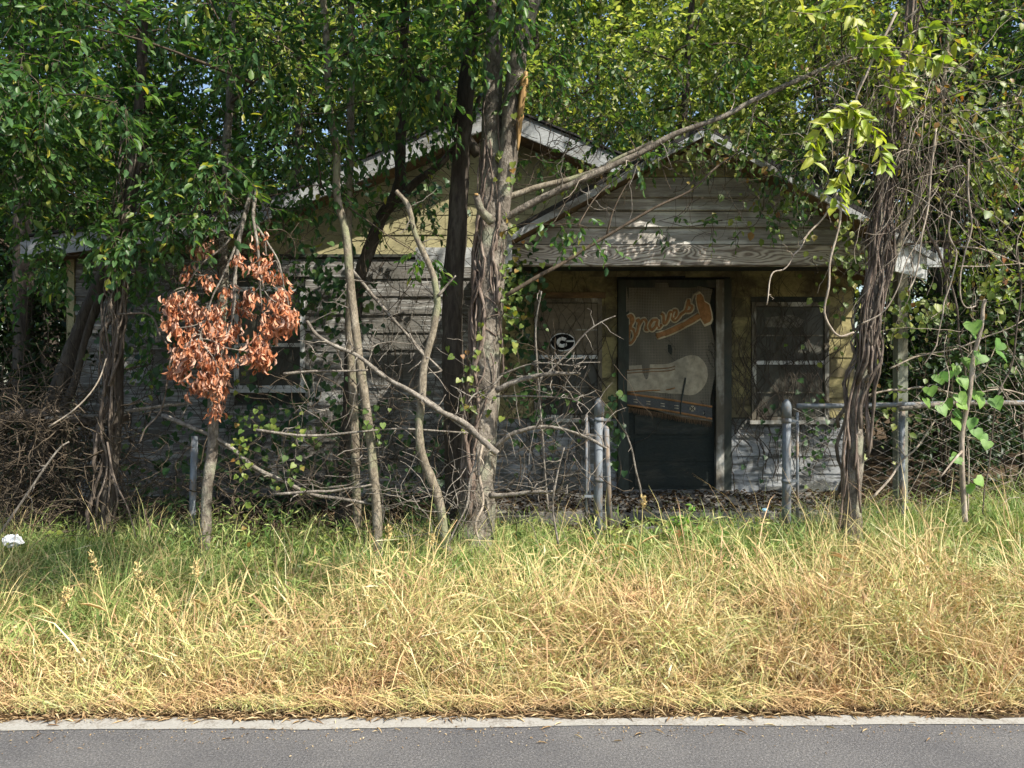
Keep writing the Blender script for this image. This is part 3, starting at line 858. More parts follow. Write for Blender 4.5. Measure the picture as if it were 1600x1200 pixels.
tubes(MB(), np.array([[xr + .085, FY, .35], [xr + .085, FY, 1.38]]), np.full(2, .012), 8).obj("tension_bar", G['galv'], fr_)
fl_ = fence("shade-darkened chain link fence left of the gate, sunk in brush before the shingled wall", -6.5, xl - .1, [(xl, 1.43, .036, True, 0.01), (P(304, 0, FY)[0], 1.19, .026, False, .03), (-4.6, 1.2, .026, False, 0)], rail=False, zt=1.17)
# gate leaf swung in, seen nearly edge-on
gt = empty("garden_gate", (xl + .08, FY, float(gz(xl, FY))), "narrow galvanised gate leaf standing open behind the left gate post", "gate")
mb = MB()
ga = np.array([xl + .085, FY - .02, .42]); gb = np.array([xl + .02, FY + .95, .46])
fpts = [ga + [0, 0, 0], ga + [-.03, 0, .83], gb + [-.02, 0, .83], gb, ga]
for a, b in zip(fpts[:-1], fpts[1:]):
    tubes(mb, np.array([a, (a + b) / 2, b]), np.full(3, .021), 10)
mb.obj("gate_frame", G['galv'], gt)
tubes(MB(), np.array([[xl - .10, FY + .02, .42], [xl - .095, FY + .02, 1.36]]), np.full(2, .012), 8).obj("tension_bar", G['galv'], gt)
for zz in (.72, 1.2):
    box(MB(), xl - .115, xl - .033, FY - .014, FY + .01, zz - .009, zz + .009).obj("strap", G['galv'], gt, smooth=False)

# ------------------------------------------------------------------ trees in front of the house
def base_of(path): return path[0]
class Tree:
    def __init__(self, name, label, at, cat="tree", group=None):
        self.e = empty(name, at, label, cat, group)
        self.tm = MB(); self.lm = MB()
    def trunk(self, mb, mat, name="trunk"):
        return mb.obj(name, mat, self.e)
    def crown(self, mat, wood='twig'):
        if self.tm.n: self.tm.obj("branches", G[wood], self.e, kind="stuff")
        if self.lm.n: self.lm.obj("crown", mat, self.e, kind="stuff")

def knobbly(path, R, sides=16, amp=.06):
    mb = MB(); tubes(mb, path, R, sides, amp); return mb

# main pale trunk with two fused stems
trunk_pts = [(738, 885, 5.45), (745, 800, 5.45), (751, 700, 5.45), (757, 600, 5.46), (762, 500, 5.47), (766, 420, 5.48), (769, 340, 5.5), (771, 250, 5.52), (770, 150, 5.55), (772, 40, 5.6), (768, -90, 5.7), (750, -280, 5.8)]
p1 = pxpath(trunk_pts, 5.5, k=7)
R1 = np.interp(np.linspace(0, 1, len(p1)), [0, .07, .2, .5, .62, .75, 1], [.165, .135, .112, .108, .095, .07, .035])
T1 = Tree("large_tree", "large pale-barked tree with fused stems and shaggy vines left of the porch", p1[0])
T1.trunk(knobbly(p1, R1, 22, .045), G['bark'])
p1b = pxpath([(776, 420, 5.45), (785, 320, 5.44), (796, 220, 5.44), (804, 130, 5.44), (818, 50, 5.45), (845, -40, 5.5), (880, -200, 5.6), (900, -330, 5.6)], 5.45, k=6)
T1.trunk(knobbly(p1b, np.interp(np.linspace(0, 1, len(p1b)), [0, .25, .6, 1], [.05, .07, .062, .028]), 16, .05), G['bark'], "stem")
tearp = pxpath([(809, 235, 5.36), (812, 190, 5.355), (817, 140, 5.36), (822, 112, 5.37)], 5.36, k=6)
tubes(MB(), tearp, np.interp(np.linspace(0, 1, len(tearp)), [0, .3, .8, 1], [.006, .022, .028, .012]), 8, .12).obj("torn_strip", G['torn'], T1.e)
# limbs of the main tree
big = pxpath([(778, 345, 5.42), (830, 318, 5.38), (905, 281, 5.36), (985, 243, 5.38), (1060, 210, 5.42), (1150, 168, 5.46), (1250, 122, 5.5), (1335, 82, 5.5), (1430, 20, 5.5), (1500, -60, 5.5)], 5.4, k=6, wb=.012)
MBb = MB(); limb(MBb, big, .027, .011, 10, .1); MBb.obj("limb", G['bark'], T1.e)
for _ in range(16):
    i = rng.integers(8, len(big) - 8); a = big[i]; K = 8
    q = a + np.cumsum(np.vstack([[0, 0, 0], rng.normal(0, .022, (K, 3)) + [rng.normal(0, .02), rng.normal(-.005, .01), rng.choice([-.05, -.03, .035])]]), 0)
    MBb = MB(); limb(MBb, q, rng.uniform(.003, .006), .0015, 4, 0); MBb.obj("twig", G['vine_pale'] if rng.random() < .5 else G['dead_wood'], T1.e)
b2 = pxpath([(782, 312), (850, 292), (920, 270), (960, 255), (1020, 222)], 5.5, 5.6, k=5, wb=.01); MBb = MB(); limb(MBb, b2, .026, .012, 8); MBb.obj("limb", G['bark_slim'], T1.e)
b3 = pxpath([(790, 462), (850, 428), (905, 395), (960, 362), (1020, 325), (1085, 292), (1130, 255), (1165, 232)], 5.3, 5.6, k=5, wb=.01); MBb = MB(); limb(MBb, b3, .016, .006, 7)
limb(MBb, pxpath([(948, 368), (958, 330), (975, 295), (985, 282)], 5.42, 5.45, k=4), .009, .003, 5); MBb.obj("limb", G['twig'], T1.e)
for pts, r0, d0, d1 in (([(775, 610), (800, 598), (850, 585), (885, 582), (907, 584)], .026, 5.25, 5.1), ([(772, 700), (800, 680), (835, 667), (880, 670), (925, 690), (948, 700)], .022, 5.3, 5.05),
                    ([(765, 775), (800, 770), (850, 766), (886, 768)], .024, 5.3, 5.1), ([(785, 585), (770, 600), (745, 615), (730, 630)], .012, 5.3, 5.2),
                    ([(775, 620), (830, 618), (880, 622), (905, 628)], .009, 5.28, 5.15), ([(780, 586), (820, 572), (865, 568), (905, 572)], .008, 5.2, 5.05)):
    MBb = MB(); pp = pxpath(pts, d0, d1, k=5, wb=.008); limb(MBb, pp, r0 * .8, r0 * .35, 8, .12)
    for _ in range(7):
        i = rng.integers(len(pp) // 3, len(pp)); q = pp[i] + np.cumsum(np.vstack([[0, 0, 0], norm(rng.normal(0, 1, 3) + [.5, -.2, .2]) * .05 * np.ones((3, 1)) + rng.normal(0, .015, (3, 3))]), 0)
        limb(MBb, q, .006, .002, 5, 0)
    MBb.obj("dead_branch", G['dead_wood'], T1.e)
stub = pxpath([(768, 345, 5.35), (752, 330, 5.26), (744, 305, 5.22)], 5.3, k=4); MBb = MB(); limb(MBb, stub, .036, .024, 10, .08); MBb.obj("broken_stub", G['bark'], T1.e)
MBb = MB(); tubes(MBb, np.array([stub[-1], stub[-1] + [0, -.004, .012]]), np.array([.024, .012]), 10, .15); MBb.obj("stub_end", G['torn'], T1.e)
# shaggy vine stems climbing the main trunk
def climbing(parent, name, mat, path, R, nv, rr, a0, spread, i0=0, i1=None, turns=.3, loose=.02):
    i1 = i1 or len(path)
    sub = path[i0:i1]; Rs = R[i0:i1]; n = len(sub)
    mb = MB()
    for j in range(nv):
        s = rng.integers(0, max(1, n // 2)); e = min(n, s + rng.integers(max(6, n // 4), n))
        if e - s < 6: continue
        m = e - s; tt = np.linspace(0, 1, m)
        ang = a0 + rng.normal(0, spread) + tt * turns * rng.normal(0, 1) + rng.uniform(.1, .55) * np.sin(tt * rng.uniform(3, 14) + rng.uniform(0, 6)) + np.cumsum(rng.normal(0, .05, m))
        out = np.stack([np.cos(ang), np.sin(ang), rng.normal(0, .1, m)], -1)
        r = rr * rng.choice([.35, .5, .7, 1.0, 1.5])
        pth = sub[s:e] + out * (Rs[s:e] + r * .3 + loose * np.abs(np.sin(tt * rng.uniform(3, 16) + rng.uniform(0, 6))) ** 2 + np.abs(rng.normal(0, .004, m)))[:, None]
        tubes(mb, pth, taper(m, r, r * .5) * (1 + .2 * np.sin(tt * 30 + j)), 6, .15)
    return mb.obj(name, mat, parent, kind="stuff")
climbing(T1.e, "climbing_vine_stems", G['vine_red'], p1, R1, 16, .013, math.pi * 1.18, .38, 0, 52)
climbing(T1.e, "climbing_vine_stems", G['vine_red'], p1, R1, 7, .012, math.pi * 1.5, .5, 22, 56)

# dark trunk just behind it
p2 = pxpath([(716, 880), (713, 740), (711, 600), (710, 480), (714, 360), (720, 250), (728, 140), (738, 20), (744, -120), (750, -260)], 5.75, 5.9, k=6, wb=.01)
T2 = Tree("tall_tree", "dark straight slender trunk close behind the large pale tree", p2[0])
T2.trunk(knobbly(p2, taper(len(p2), .095, .05), 14, .05), G['bark_dark'])

# slim trunks left of it
def slim(name, label, pts, d0, d1, r0, r1, mat, wb=.012, group=None):
    p = pxpath(pts, d0, d1, k=6, wb=wb)
    t = Tree(name, label, p[0], group=group)
    t.trunk(knobbly(p, taper(len(p), r0, r1), 12, .06), G[mat])
    t.path = p
    return t
T3 = slim("slim_tree", "slim grey trunk behind the hanging orange dead leaves", [(316, 880), (323, 800), (331, 700), (337, 600), (343, 500), (349, 400), (353, 300), (356, 200), (360, 80), (366, -60), (372, -250)], 5.4, 5.5, .040, .026, 'bark')
T4 = slim("slim_tree", "thin leaning trunk with stripped pale bark, in front of shingled wall", [(592, 880), (588, 790), (578, 690), (566, 600), (553, 500), (541, 400), (532, 300), (522, 200), (512, 80), (502, -60), (495, -200)], 5.3, 5.45, .036, .022, 'bark_slim')
T5 = slim("broken_tree", "bare kinked sapling with broken pointed top beside the large trunk", [(698, 870), (685, 780), (660, 710), (655, 650), (664, 570), (678, 500), (685, 462), (668, 410), (648, 365), (636, 320), (620, 298)], 5.15, 5.2, .034, .015, 'bark_slim', wb=.008)
for pts in ([(684, 462), (700, 446), (712, 430)], [(660, 620), (690, 640), (720, 665), (752, 690)], [(668, 560), (650, 540), (640, 520)]):
    MBb = MB(); limb(MBb, pxpath(pts, 5.15, k=5, wb=.006), .012, .005, 6); MBb.obj("twig", G['dead_wood'], T5.e)
T6 = slim("crooked_tree", "dark crooked trunk covered in ivy close to the shingled wall", [(535, 860), (538, 760), (544, 660), (550, 560), (556, 470), (568, 410), (590, 350), (618, 300), (628, 240), (630, 150), (632, 30), (636, -120)], 6.5, 6.3, .075, .035, 'bark_dark')
MBb = MB(); limb(MBb, pxpath([(604, 330), (650, 285), (700, 245), (735, 190), (750, 150)], 6.35, 6.3, k=5, wb=.015), .04, .018, 8); MBb.obj("limb", G['bark_dark'], T6.e)
MBb = MB(); limb(MBb, pxpath([(745, 240), (700, 180), (660, 130), (635, 100)], 5.85, 5.8, k=5, wb=.015), .045, .02, 8); MBb.obj("limb", G['bark_dark'], T2.e)
T7 = slim("vine_covered_tree", "left trunk hidden under a ropey bundle of brown vines", [(165, 880), (172, 760), (180, 640), (186, 520), (192, 420), (204, 300), (214, 190), (222, 60), (226, -100), (230, -260)], 5.6, 5.7, .055, .03, 'bark_dark')
R7 = taper(len(T7.path), .055, .03)
climbing(T7.e, "climbing_vine_stems", G['vine'], T7.path, R7, 22, .009, math.pi * 1.35, .9, 0, 36, turns=1.2, loose=.07)
T8 = slim("slim_tree", "thin pale trunk high up between leaning trunk and large tree, before the yellow gable", [(560, 880), (555, 700), (548, 520), (546, 400), (546, 300), (548, 200), (550, 80), (548, -80)], 6.0, 6.0, .036, .026, 'bark_slim')

def twiglets(t, path, n, lo=.1, hi=.75, mat='dead_wood'):
    for _ in range(n):
        i = int(len(path) * rng.uniform(lo, hi)); a = path[i]; dv = norm(np.array([rng.normal(0, 1), rng.normal(-.3, .4), rng.normal(.25, .4)])); K = rng.integers(3, 8)
        q = a + np.cumsum(np.vstack([[0, 0, 0], dv * rng.uniform(.02, .045) + rng.normal(0, .014, (K, 3))]), 0)
        mb = MB(); limb(mb, q, rng.uniform(.003, .008), .0015, 5, .1); mb.obj("twig", G[mat], t.e)
twiglets(T3, T3.path, 9); twiglets(T4, T4.path, 14); twiglets(T5, T5.path, 10, .1, .95); twiglets(T6, T6.path, 8); twiglets(T2, p2, 8); twiglets(T1, p1, 16, .02, .6); twiglets(T8, T8.path, 8)
# right trunk wrapped in vines
p9 = pxpath([(1325, 885, 5.35), (1330, 800, 5.35), (1338, 700, 5.35), (1347, 600, 5.36), (1356, 500, 5.38), (1368, 400, 5.4), (1378, 320, 5.42), (1388, 230, 5.45), (1402, 120, 5.5), (1420, 20, 5.55), (1440, -120, 5.6), (1450, -300, 5.6)], 5.4, k=6, wb=.014)
R9 = np.interp(np.linspace(0, 1, len(p9)), [0, .1, .3, .6, 1], [.10, .066, .048, .050, .03])
T9 = Tree("vine_wrapped_tree", "crooked right-hand tree wrapped in thick shaggy vines beside the porch", p9[0])
T9.trunk(knobbly(p9, R9, 16, .07), G['bark'])
climbing(T9.e, "climbing_vine_stems", G['vine_red'], p9, R9, 17, .012, math.pi * 1.5, 1.0, 0, 58, turns=1.0, loose=.03)
climbing(T9.e, "climbing_vine_stems", G['vine'], p9, R9, 14, .009, math.pi * 1.4, 1.2, 0, 44, turns=1.6, loose=.06)
s9 = pxpath([(1375, 470), (1400, 400), (1425, 330), (1450, 260), (1470, 180), (1480, 60), (1500, -80)], 5.4, 5.5, k=5, wb=.02); MBb = MB(); limb(MBb, s9, .022, .014, 9); MBb.obj("stem", G['bark_slim'], T9.e)
# leaning trunk far left
T10 = slim("leaning_trunk", "grey leaning bare trunk in the dark beyond the brush heap", [(60, 720), (88, 630), (112, 560), (135, 500), (165, 430), (200, 330), (230, 200)], 7.0, 7.1, .10, .06, 'bark_dark')
MBb = MB(); limb(MBb, pxpath([(98, 640), (118, 590), (138, 520), (155, 460)], 6.9, 7.0, k=5, wb=.01), .04, .025, 8); MBb.obj("stem", G['bark_dark'], T10.e)

# gaps in the canopy through which the sun reaches these spots
GAPS = [(P(*g[:3]), g[3]) for g in ((345, 530, 5.1, .42), (410, 500, 5.1, .38), (665, 560, 5.15, .16), (640, 360, 5.15, .12), (750, 720, 5.3, .26), (860, 590, 5.1, .2), (870, 690, 5.1, .22), (1320, 190, 4.9, .42), (1430, 90, 4.95, .3), (1490, 620, 5.3, .42),
        (1480, 420, 5.2, .4), (1460, 260, 5.2, .38), (1235, 680, 5.8, .12), (690, 330, 7.7, .12), (850, 335, 7.7, .16), (610, 210, 7.45, .22), (890, 215, 7.45, .2), (1050, 345, 6.6, .20), (950, 330, 6.6, .12), (1160, 330, 6.6, .14), (1100, 255, 6.6, .10), (1220, 360, 6.6, .10), (1000, 290, 6.6, .10), (1120, 300, 6.6, .10), (620, 480, 7.7, .10), (560, 430, 7.7, .08), (470, 420, 7.7, .08), (1425, 400, 6.3, .18), (560, 600, 5.2, .16), (480, 740, 5.2, .2), (1200, 850, 5.4, .5), (960, 850, 5.3, .5),
        (180, 365, 5.2, .1), (1520, 820, 5.2, .5), (600, 450, 7.7, .10), (680, 400, 7.7, .10), (330, 800, 5.4, .15), (820, 330, 5.4, .15), (1000, 215, 5.4, .12))]
SUNV = np.array(SUN)
def sunlane(c, s):
    for g, r in GAPS:
        v = c - g; t = float(v @ SUNV)
        if t > .12 and np.linalg.norm(v - t * SUNV) < r + s * .75 + .07: return True
    return False
# crowns: clumps spread through the canopy and handed to the nearest trunk
def bottom_py(px):
    return np.interp(px, [-200, 0, 60, 130, 200, 240, 290, 330, 400, 440, 500, 560, 650, 720, 800, 860], [330, 320, 290, 250, 290, 330, 285, 300, 300, 300, 225, 190, 175, 150, 105, 40])
stems = [(T7, T7.path), (T3, T3.path), (T4, T4.path), (T6, T6.path), (T2, p2), (T1, p1)]
def attach(t, path, c, r=.012):
    """branch from the nearest wood of the same tree (trunk or an earlier branch end)"""
    if not hasattr(t, "nodes"): t.nodes = [p for p in path[len(path) // 4:]]
    N = np.array(t.nodes); dist = np.linalg.norm(N - c, axis=1) + .8 * np.maximum(0, N[:, 2] - c[2] + .05)
    a = N[int(np.argmin(dist))]; L = np.linalg.norm(c - a)
    mid = (a + c) / 2 + rng.normal(0, .07 * L, 3) + [0, 0, .06 * L]
    pth = wob(catmull([a, mid, c], 6), .012)
    limb(t.tm, pth, r * (.6 + .5 * min(L, 1.5)), r * .35, 5, .06)
    t.nodes += [pth[len(pth) // 2], c]
cnt = 0
for _ in range(900):
    px = rng.uniform(-220, 870); d = rng.uniform(4.45, 6.4)
    bz = H - (bottom_py(px) - CY) / F * d + .2
    top = 7.4
    z = bz + (top - bz) * rng.random() ** 1.25
    c = np.array([(px - CX) / F * d, d, z])
    s = rng.uniform(.24, .44)
    if cnt >= 205: break
    if sunlane(c, s): continue
    cnt += 1
    j = int(np.argmin([np.linalg.norm(pa[:, :2] - c[:2], axis=1).min() + rng.uniform(0, .4) for _, pa in stems]))
    t, pa = stems[j]
    foliage(t.lm, t.tm, [(c[0], c[1], c[2], s * 1.15, s, s * .8, 30 * (s / .36) ** 2)], L=.078, W=.031, per=8, tl=.26, droop=.35)
    attach(t, pa, c)
# unseen foliage added to the large tree over the road, to shade the verge's left
for _ in range(42):
    x = rng.uniform(-1.5, 1.2); d = rng.uniform(2.7, 3.6); z = rng.uniform(3.75, 4.6); c = np.array([x, d, z])
    if z < H + (CY + 30) / F * d + .4 or sunlane(c, .2): continue
    foliage(T1.lm, T1.tm, [(x, d, z, .3, .3, .2, 22)], L=.085, W=.04, per=7, tl=.28, droop=.3, tmpl=DIAM); attach(T1, p1, c)
# low hanging sprays seen against the wall
for px, py, d, s, n in ((205, 395, 5.2, .16, 16), (180, 370, 5.2, .14, 10), (265, 345, 5.0, .15, 16), (300, 330, 5.0, .14, 12), (235, 325, 5.1, .16, 14), (470, 360, 5.1, .17, 20), (490, 335, 5.2, .14, 12), (440, 330, 5.2, .12, 8), (330, 350, 5.2, .12, 6), (170, 335, 5.3, .2, 18),
                        (75, 160, 4.6, .22, 16), (40, 110, 4.6, .2, 14), (185, 160, 4.4, .16, 12), (395, 235, 4.9, .22, 22), (455, 255, 5.0, .2, 18), (90, 290, 5.2, .3, 26), (30, 330, 5.4, .3, 26), (60, 230, 4.9, .3, 26), (210, 250, 5.0, .3, 30), (160, 280, 5.1, .28, 26), (330, 270, 5.0, .26, 26), (20, 200, 4.8, .3, 26), (380, 310, 5.2, .2, 16), (110, 400, 6.0, .3, 22), (40, 420, 6.3, .35, 26), (300, 250, 5.3, .3, 30), (500, 290, 5.5, .2, 12), (480, 180, 5.2, .3, 24), (560, 160, 5.3, .3, 24), (640, 120, 5.3, .3, 24), (700, 60, 5.2, .3, 24), (790, 40, 5.1, .25, 22), (420, 290, 5.6, .25, 22), (450, 210, 5.4, .3, 26), (520, 240, 5.7, .25, 18), (430, 400, 5.9, .2, 14), (330, 420, 6.1, .25, 16), (250, 430, 6.0, .22, 16), (560, 330, 6.2, .2, 12), (660, 320, 6.4, .2, 12), (620, 210, 6.0, .2, 12), (690, 180, 5.7, .22, 14), (600, 120, 5.6, .3, 22), (240, 560, 6.3, .2, 10), (220, 480, 6.0, .18, 10), (660, 400, 5.3, .12, 8), (640, 90, 5.0, .3, 24), (550, 70, 5.0, .3, 24), (270, 300, 5.0, .2, 18), (125, 330, 5.4, .25, 18)):
    c = P(px, py, d); t, pa = (T7, T7.path) if px < 260 else (T3, T3.path)
    if sunlane(c, s * .8): continue
    foliage(t.lm, t.tm, [(c[0], c[1], c[2], s, s, s * .8, n)], L=.08, W=.034, per=7, tl=.2, droop=.5); attach(t, pa, c, .008)
# high canopy over the porch, above the picture, belongs to the main and right trees
for _ in range(165):
    x = rng.uniform(-.2, 6.8); d = rng.uniform(4.1, 7.2); z = rng.uniform(4.75, 7.6)
    s = rng.uniform(.3, .5); c = np.array([x, d, z])
    if z < H + (CY + 40) / F * d + .35 or sunlane(c, s): continue
    t, pa = (T1, p1b) if x < 1.5 else (T9, p9)
    foliage(t.lm, t.tm, [(x, d, z, s * 1.2, s, s * .75, 26)], L=.09, W=.045, per=8, tl=.3, droop=.3, tmpl=DIAM); attach(t, pa, c)
for _ in range(110):                                       # lighter foliage round the right trunk's top
    px = rng.uniform(1230, 1680); d = rng.uniform(5.0, 6.6); py = rng.uniform(-120, 190) if px < 1400 else rng.uniform(-120, 440)
    if px < 1330 and py > 90: continue
    c = P(px, py, d); s = rng.uniform(.12, .26)
    foliage(T9.lm, T9.tm, [(c[0], c[1], c[2], s, s, s, rng.integers(4, 12))], L=.062, W=.026, per=7, tl=.22, droop=.4); attach(T9, p9, c, .008)
for px, py, d, n in ((870, 350, 5.2, 6), (905, 352, 5.2, 5), (1000, 250, 5.5, 4), (960, 190, 5.9, 9), (930, 170, 5.8, 8), (1000, 210, 6.0, 8), (880, 150, 5.6, 8), (1040, 160, 6.0, 8), (1110, 130, 5.9, 6), (860, 90, 5.4, 14), (900, 60, 5.5, 14), (840, 120, 5.3, 10), (880, 240, 6.1, 8), (940, 225, 6.1, 10), (990, 190, 6.1, 10), (1030, 240, 6.1, 8), (1090, 225, 6.1, 9), (1150, 235, 6.1, 9), (1180, 190, 6.0, 10), (1210, 260, 6.0, 10), (1240, 300, 6.0, 9), (1260, 230, 5.8, 10), (1200, 340, 6.0, 6), (830, 250, 5.7, 8), (1050, 100, 6.2, 10), (1150, 90, 6.1, 10), (960, 110, 6.0, 12), (920, 360, 5.5, 5), (1130, 345, 6.1, 5), (1030, 345, 6.1, 4)):
    c = P(px, py, d); foliage(T1.lm, T1.tm, [(c[0], c[1], c[2], .14, .14, .12, n)], L=.065, W=.03, per=6, tl=.18, droop=.6); attach(T1, p1b, c, .006)
for t, m in ((T1, 'privet'), (T2, 'privet'), (T3, 'privet'), (T4, 'privet'), (T6, 'privet'), (T7, 'privet'), (T9, 'vine_leaf')):
    t.crown(G[m])

# ------------------------------------------------------------------ trees behind and beside the house
def bg_tree(name, label, x, d, h, cr, zb, mat, nc, tw=22, L=.15, W=.085, r=.12, group="trees behind the house", z0=None, dd=None):
    g0 = float(gz(x, d)); at = np.array([x, d, g0])
    t = Tree(name, label, at, group=group)
    lean = rng.normal(0, .3, 2)
    pth = catmull([at, at + [lean[0] * .3, lean[1] * .3, h * .35], at + [lean[0], lean[1], h * .7], at + [lean[0] * 1.3, lean[1] * 1.3, h * .95]], 5)
    t.trunk(knobbly(pth, taper(len(pth), r, r * .25), 9, .06), G['bark_dark'])
    for _ in range(nc):
        dv = rdir(1)[0] * rng.random() ** .4
        c = np.array([x + lean[0] * .7 + dv[0] * cr, d + lean[1] * .7 + dv[1] * (dd or cr), (zb + h) / 2 + dv[2] * (h - zb) / 2])
        s = rng.uniform(.45, .8) * cr / 2.2
        if d < 9 and sunlane(c, s): continue
        foliage(t.lm, t.tm, [(c[0], c[1], c[2], s * 1.2, s * 1.2, s * .75, tw)], L=L, W=W, per=7, tl=.42, droop=.3, tmpl=DIAM, tr=.005)
        attach(t, pth, c, .02)
    t.crown(mat)
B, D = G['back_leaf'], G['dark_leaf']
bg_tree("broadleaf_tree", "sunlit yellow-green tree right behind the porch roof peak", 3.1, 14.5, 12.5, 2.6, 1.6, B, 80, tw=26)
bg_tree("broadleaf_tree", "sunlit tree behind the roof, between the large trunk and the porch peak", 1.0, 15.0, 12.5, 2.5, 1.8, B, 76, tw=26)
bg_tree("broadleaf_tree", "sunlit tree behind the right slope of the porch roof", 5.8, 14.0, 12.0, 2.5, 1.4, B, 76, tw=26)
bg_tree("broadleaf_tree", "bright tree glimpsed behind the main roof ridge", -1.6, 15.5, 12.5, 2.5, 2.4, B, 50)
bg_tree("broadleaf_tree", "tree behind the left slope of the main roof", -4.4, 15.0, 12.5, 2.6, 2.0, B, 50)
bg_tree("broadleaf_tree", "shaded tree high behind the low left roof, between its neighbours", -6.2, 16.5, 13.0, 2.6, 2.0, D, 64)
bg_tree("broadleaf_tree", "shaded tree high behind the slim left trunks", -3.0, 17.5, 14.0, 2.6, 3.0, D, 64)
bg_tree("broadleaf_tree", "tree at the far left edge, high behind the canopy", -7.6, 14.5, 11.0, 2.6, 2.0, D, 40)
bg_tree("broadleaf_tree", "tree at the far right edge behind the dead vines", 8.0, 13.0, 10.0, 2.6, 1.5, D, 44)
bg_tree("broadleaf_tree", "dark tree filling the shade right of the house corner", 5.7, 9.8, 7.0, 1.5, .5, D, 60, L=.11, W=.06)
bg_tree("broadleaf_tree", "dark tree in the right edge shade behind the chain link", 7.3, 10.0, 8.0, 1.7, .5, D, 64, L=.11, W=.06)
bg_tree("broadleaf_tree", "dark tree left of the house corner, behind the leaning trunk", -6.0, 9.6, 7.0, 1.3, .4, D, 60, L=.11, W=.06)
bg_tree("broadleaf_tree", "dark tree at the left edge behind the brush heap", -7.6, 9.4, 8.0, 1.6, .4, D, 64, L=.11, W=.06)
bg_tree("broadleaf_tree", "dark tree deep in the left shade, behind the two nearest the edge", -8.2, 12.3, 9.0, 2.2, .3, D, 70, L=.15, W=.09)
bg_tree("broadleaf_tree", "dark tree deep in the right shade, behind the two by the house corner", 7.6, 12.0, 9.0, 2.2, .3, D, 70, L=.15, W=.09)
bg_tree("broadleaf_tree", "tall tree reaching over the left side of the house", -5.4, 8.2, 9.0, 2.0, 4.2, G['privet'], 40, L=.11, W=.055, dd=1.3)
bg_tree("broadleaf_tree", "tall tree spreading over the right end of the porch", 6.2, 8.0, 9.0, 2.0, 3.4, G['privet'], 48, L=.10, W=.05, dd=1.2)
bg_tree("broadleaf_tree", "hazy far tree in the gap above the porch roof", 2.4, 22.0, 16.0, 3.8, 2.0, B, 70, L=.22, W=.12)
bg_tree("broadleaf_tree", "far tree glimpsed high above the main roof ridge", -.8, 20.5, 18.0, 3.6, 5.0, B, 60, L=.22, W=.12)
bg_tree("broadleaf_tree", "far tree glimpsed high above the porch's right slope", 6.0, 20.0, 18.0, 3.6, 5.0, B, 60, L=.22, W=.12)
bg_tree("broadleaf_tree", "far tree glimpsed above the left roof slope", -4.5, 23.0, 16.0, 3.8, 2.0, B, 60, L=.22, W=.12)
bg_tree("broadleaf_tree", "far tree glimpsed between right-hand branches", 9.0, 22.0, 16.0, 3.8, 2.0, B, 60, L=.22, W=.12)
wood = Tree("far_woodland", "", (0, 30, .4)); wood.e["label"] = "dense green woodland closing the view far behind the house"; wood.e["kind"] = "stuff"
for i in range(60):
    x = -34 + 68 * (i + rng.random()) / 60; d = rng.uniform(27, 34)
    tubes(wood.tm, np.array([[x, d, .3], [x, d, 8]]), np.array([.2, .12]), 5)
    for _ in range(10):
        foliage(wood.lm, None, [(x + rng.normal(0, 1.3), d + rng.normal(0, 1), rng.uniform(1, 19), 1.6, 1.4, 1.4, 22)], L=.34, W=.2, per=6, tl=.7, droop=.3, tmpl=DIAM)
wood.crown(D)

# low shade-loving shrubs beside the house
def shrub(label, px, py, d, s, n, mat='dark_leaf', L=.075, W=.035, name="shrub", group=None):
    c = P(px, py, d); g0 = float(gz(c[0], d))
    t = Tree(name, label, (c[0], d, g0), cat="shrub", group=group)
    for _ in range(6):
        e = c + rng.normal(0, s * .5, 3); limb(t.tm, catmull([[c[0] + rng.normal(0, .05), d, g0], (np.array([c[0], d, g0]) + e) / 2 + rng.normal(0, .06, 3), e], 4), .012, .004, 5)
    foliage(t.lm, t.tm, [(c[0], c[1], (c[2] + g0) / 2 + .1, s, s, max(.15, (c[2] - g0) * .6), n)], L=L, W=W, per=8, tl=.25, droop=.2)
    t.crown(G[mat])
for px, py, d, s, n, lb in ((20, 520, 7.6, .8, 190, "dark leafy shrub at the left edge above the brush heap"), (110, 540, 8.0, .6, 140, "dark leafy shrub beside the leaning trunk"), (1480, 560, 7.8, .7, 170, "dark shrub behind the chain link right of the porch post"),
                        (1590, 530, 7.6, .8, 180, "dark shrub behind the chain link at the right edge"), (440, 770, 6.9, .35, 45, "low dark shrub under the wall window"), (620, 790, 6.7, .3, 40, "low dark shrub at the wall foot beside the slim trunks"), (250, 800, 6.4, .25, 24, "low shrub behind the left fence post")):
    shrub(lb, px, py, d, s, n)

# ------------------------------------------------------------------ vines, dead branches
def leaf_objs(parent, mat, tmpl, items, nvar=4):
    """items: (pos, dir, normal, L, W) -> one object per leaf sharing a few meshes"""
    meshes = []
    for i in range(nvar):
        tv = tmpl[0].copy(); tv[:, 2] *= rng.uniform(.5, 1.6); tv[:, 1] *= rng.uniform(.85, 1.15); tv[-1, 1] += rng.normal(0, .05)
        m = MB(); m.add(tv, tmpl[1] if tmpl[1] else None, tmpl[2]); meshes.append(m.mesh("leaf", mat, True))
    pl_ = WL[parent.name]
    for i, (p, d, nm, L, W) in enumerate(items):
        d = norm(np.asarray(d, float)); b = norm(np.cross(nm, d)); c = np.cross(d, b)
        o = bpy.data.objects.new("leaf", meshes[i % nvar])
        M = Matrix([[d[0] * L, b[0] * W, c[0] * L, p[0] - pl_.x], [d[1] * L, b[1] * W, c[1] * L, p[1] - pl_.y], [d[2] * L, b[2] * W, c[2] * L, p[2] - pl_.z], [0, 0, 0, 1]])
        COL.objects.link(o); o.parent = parent; o.matrix_basis = M

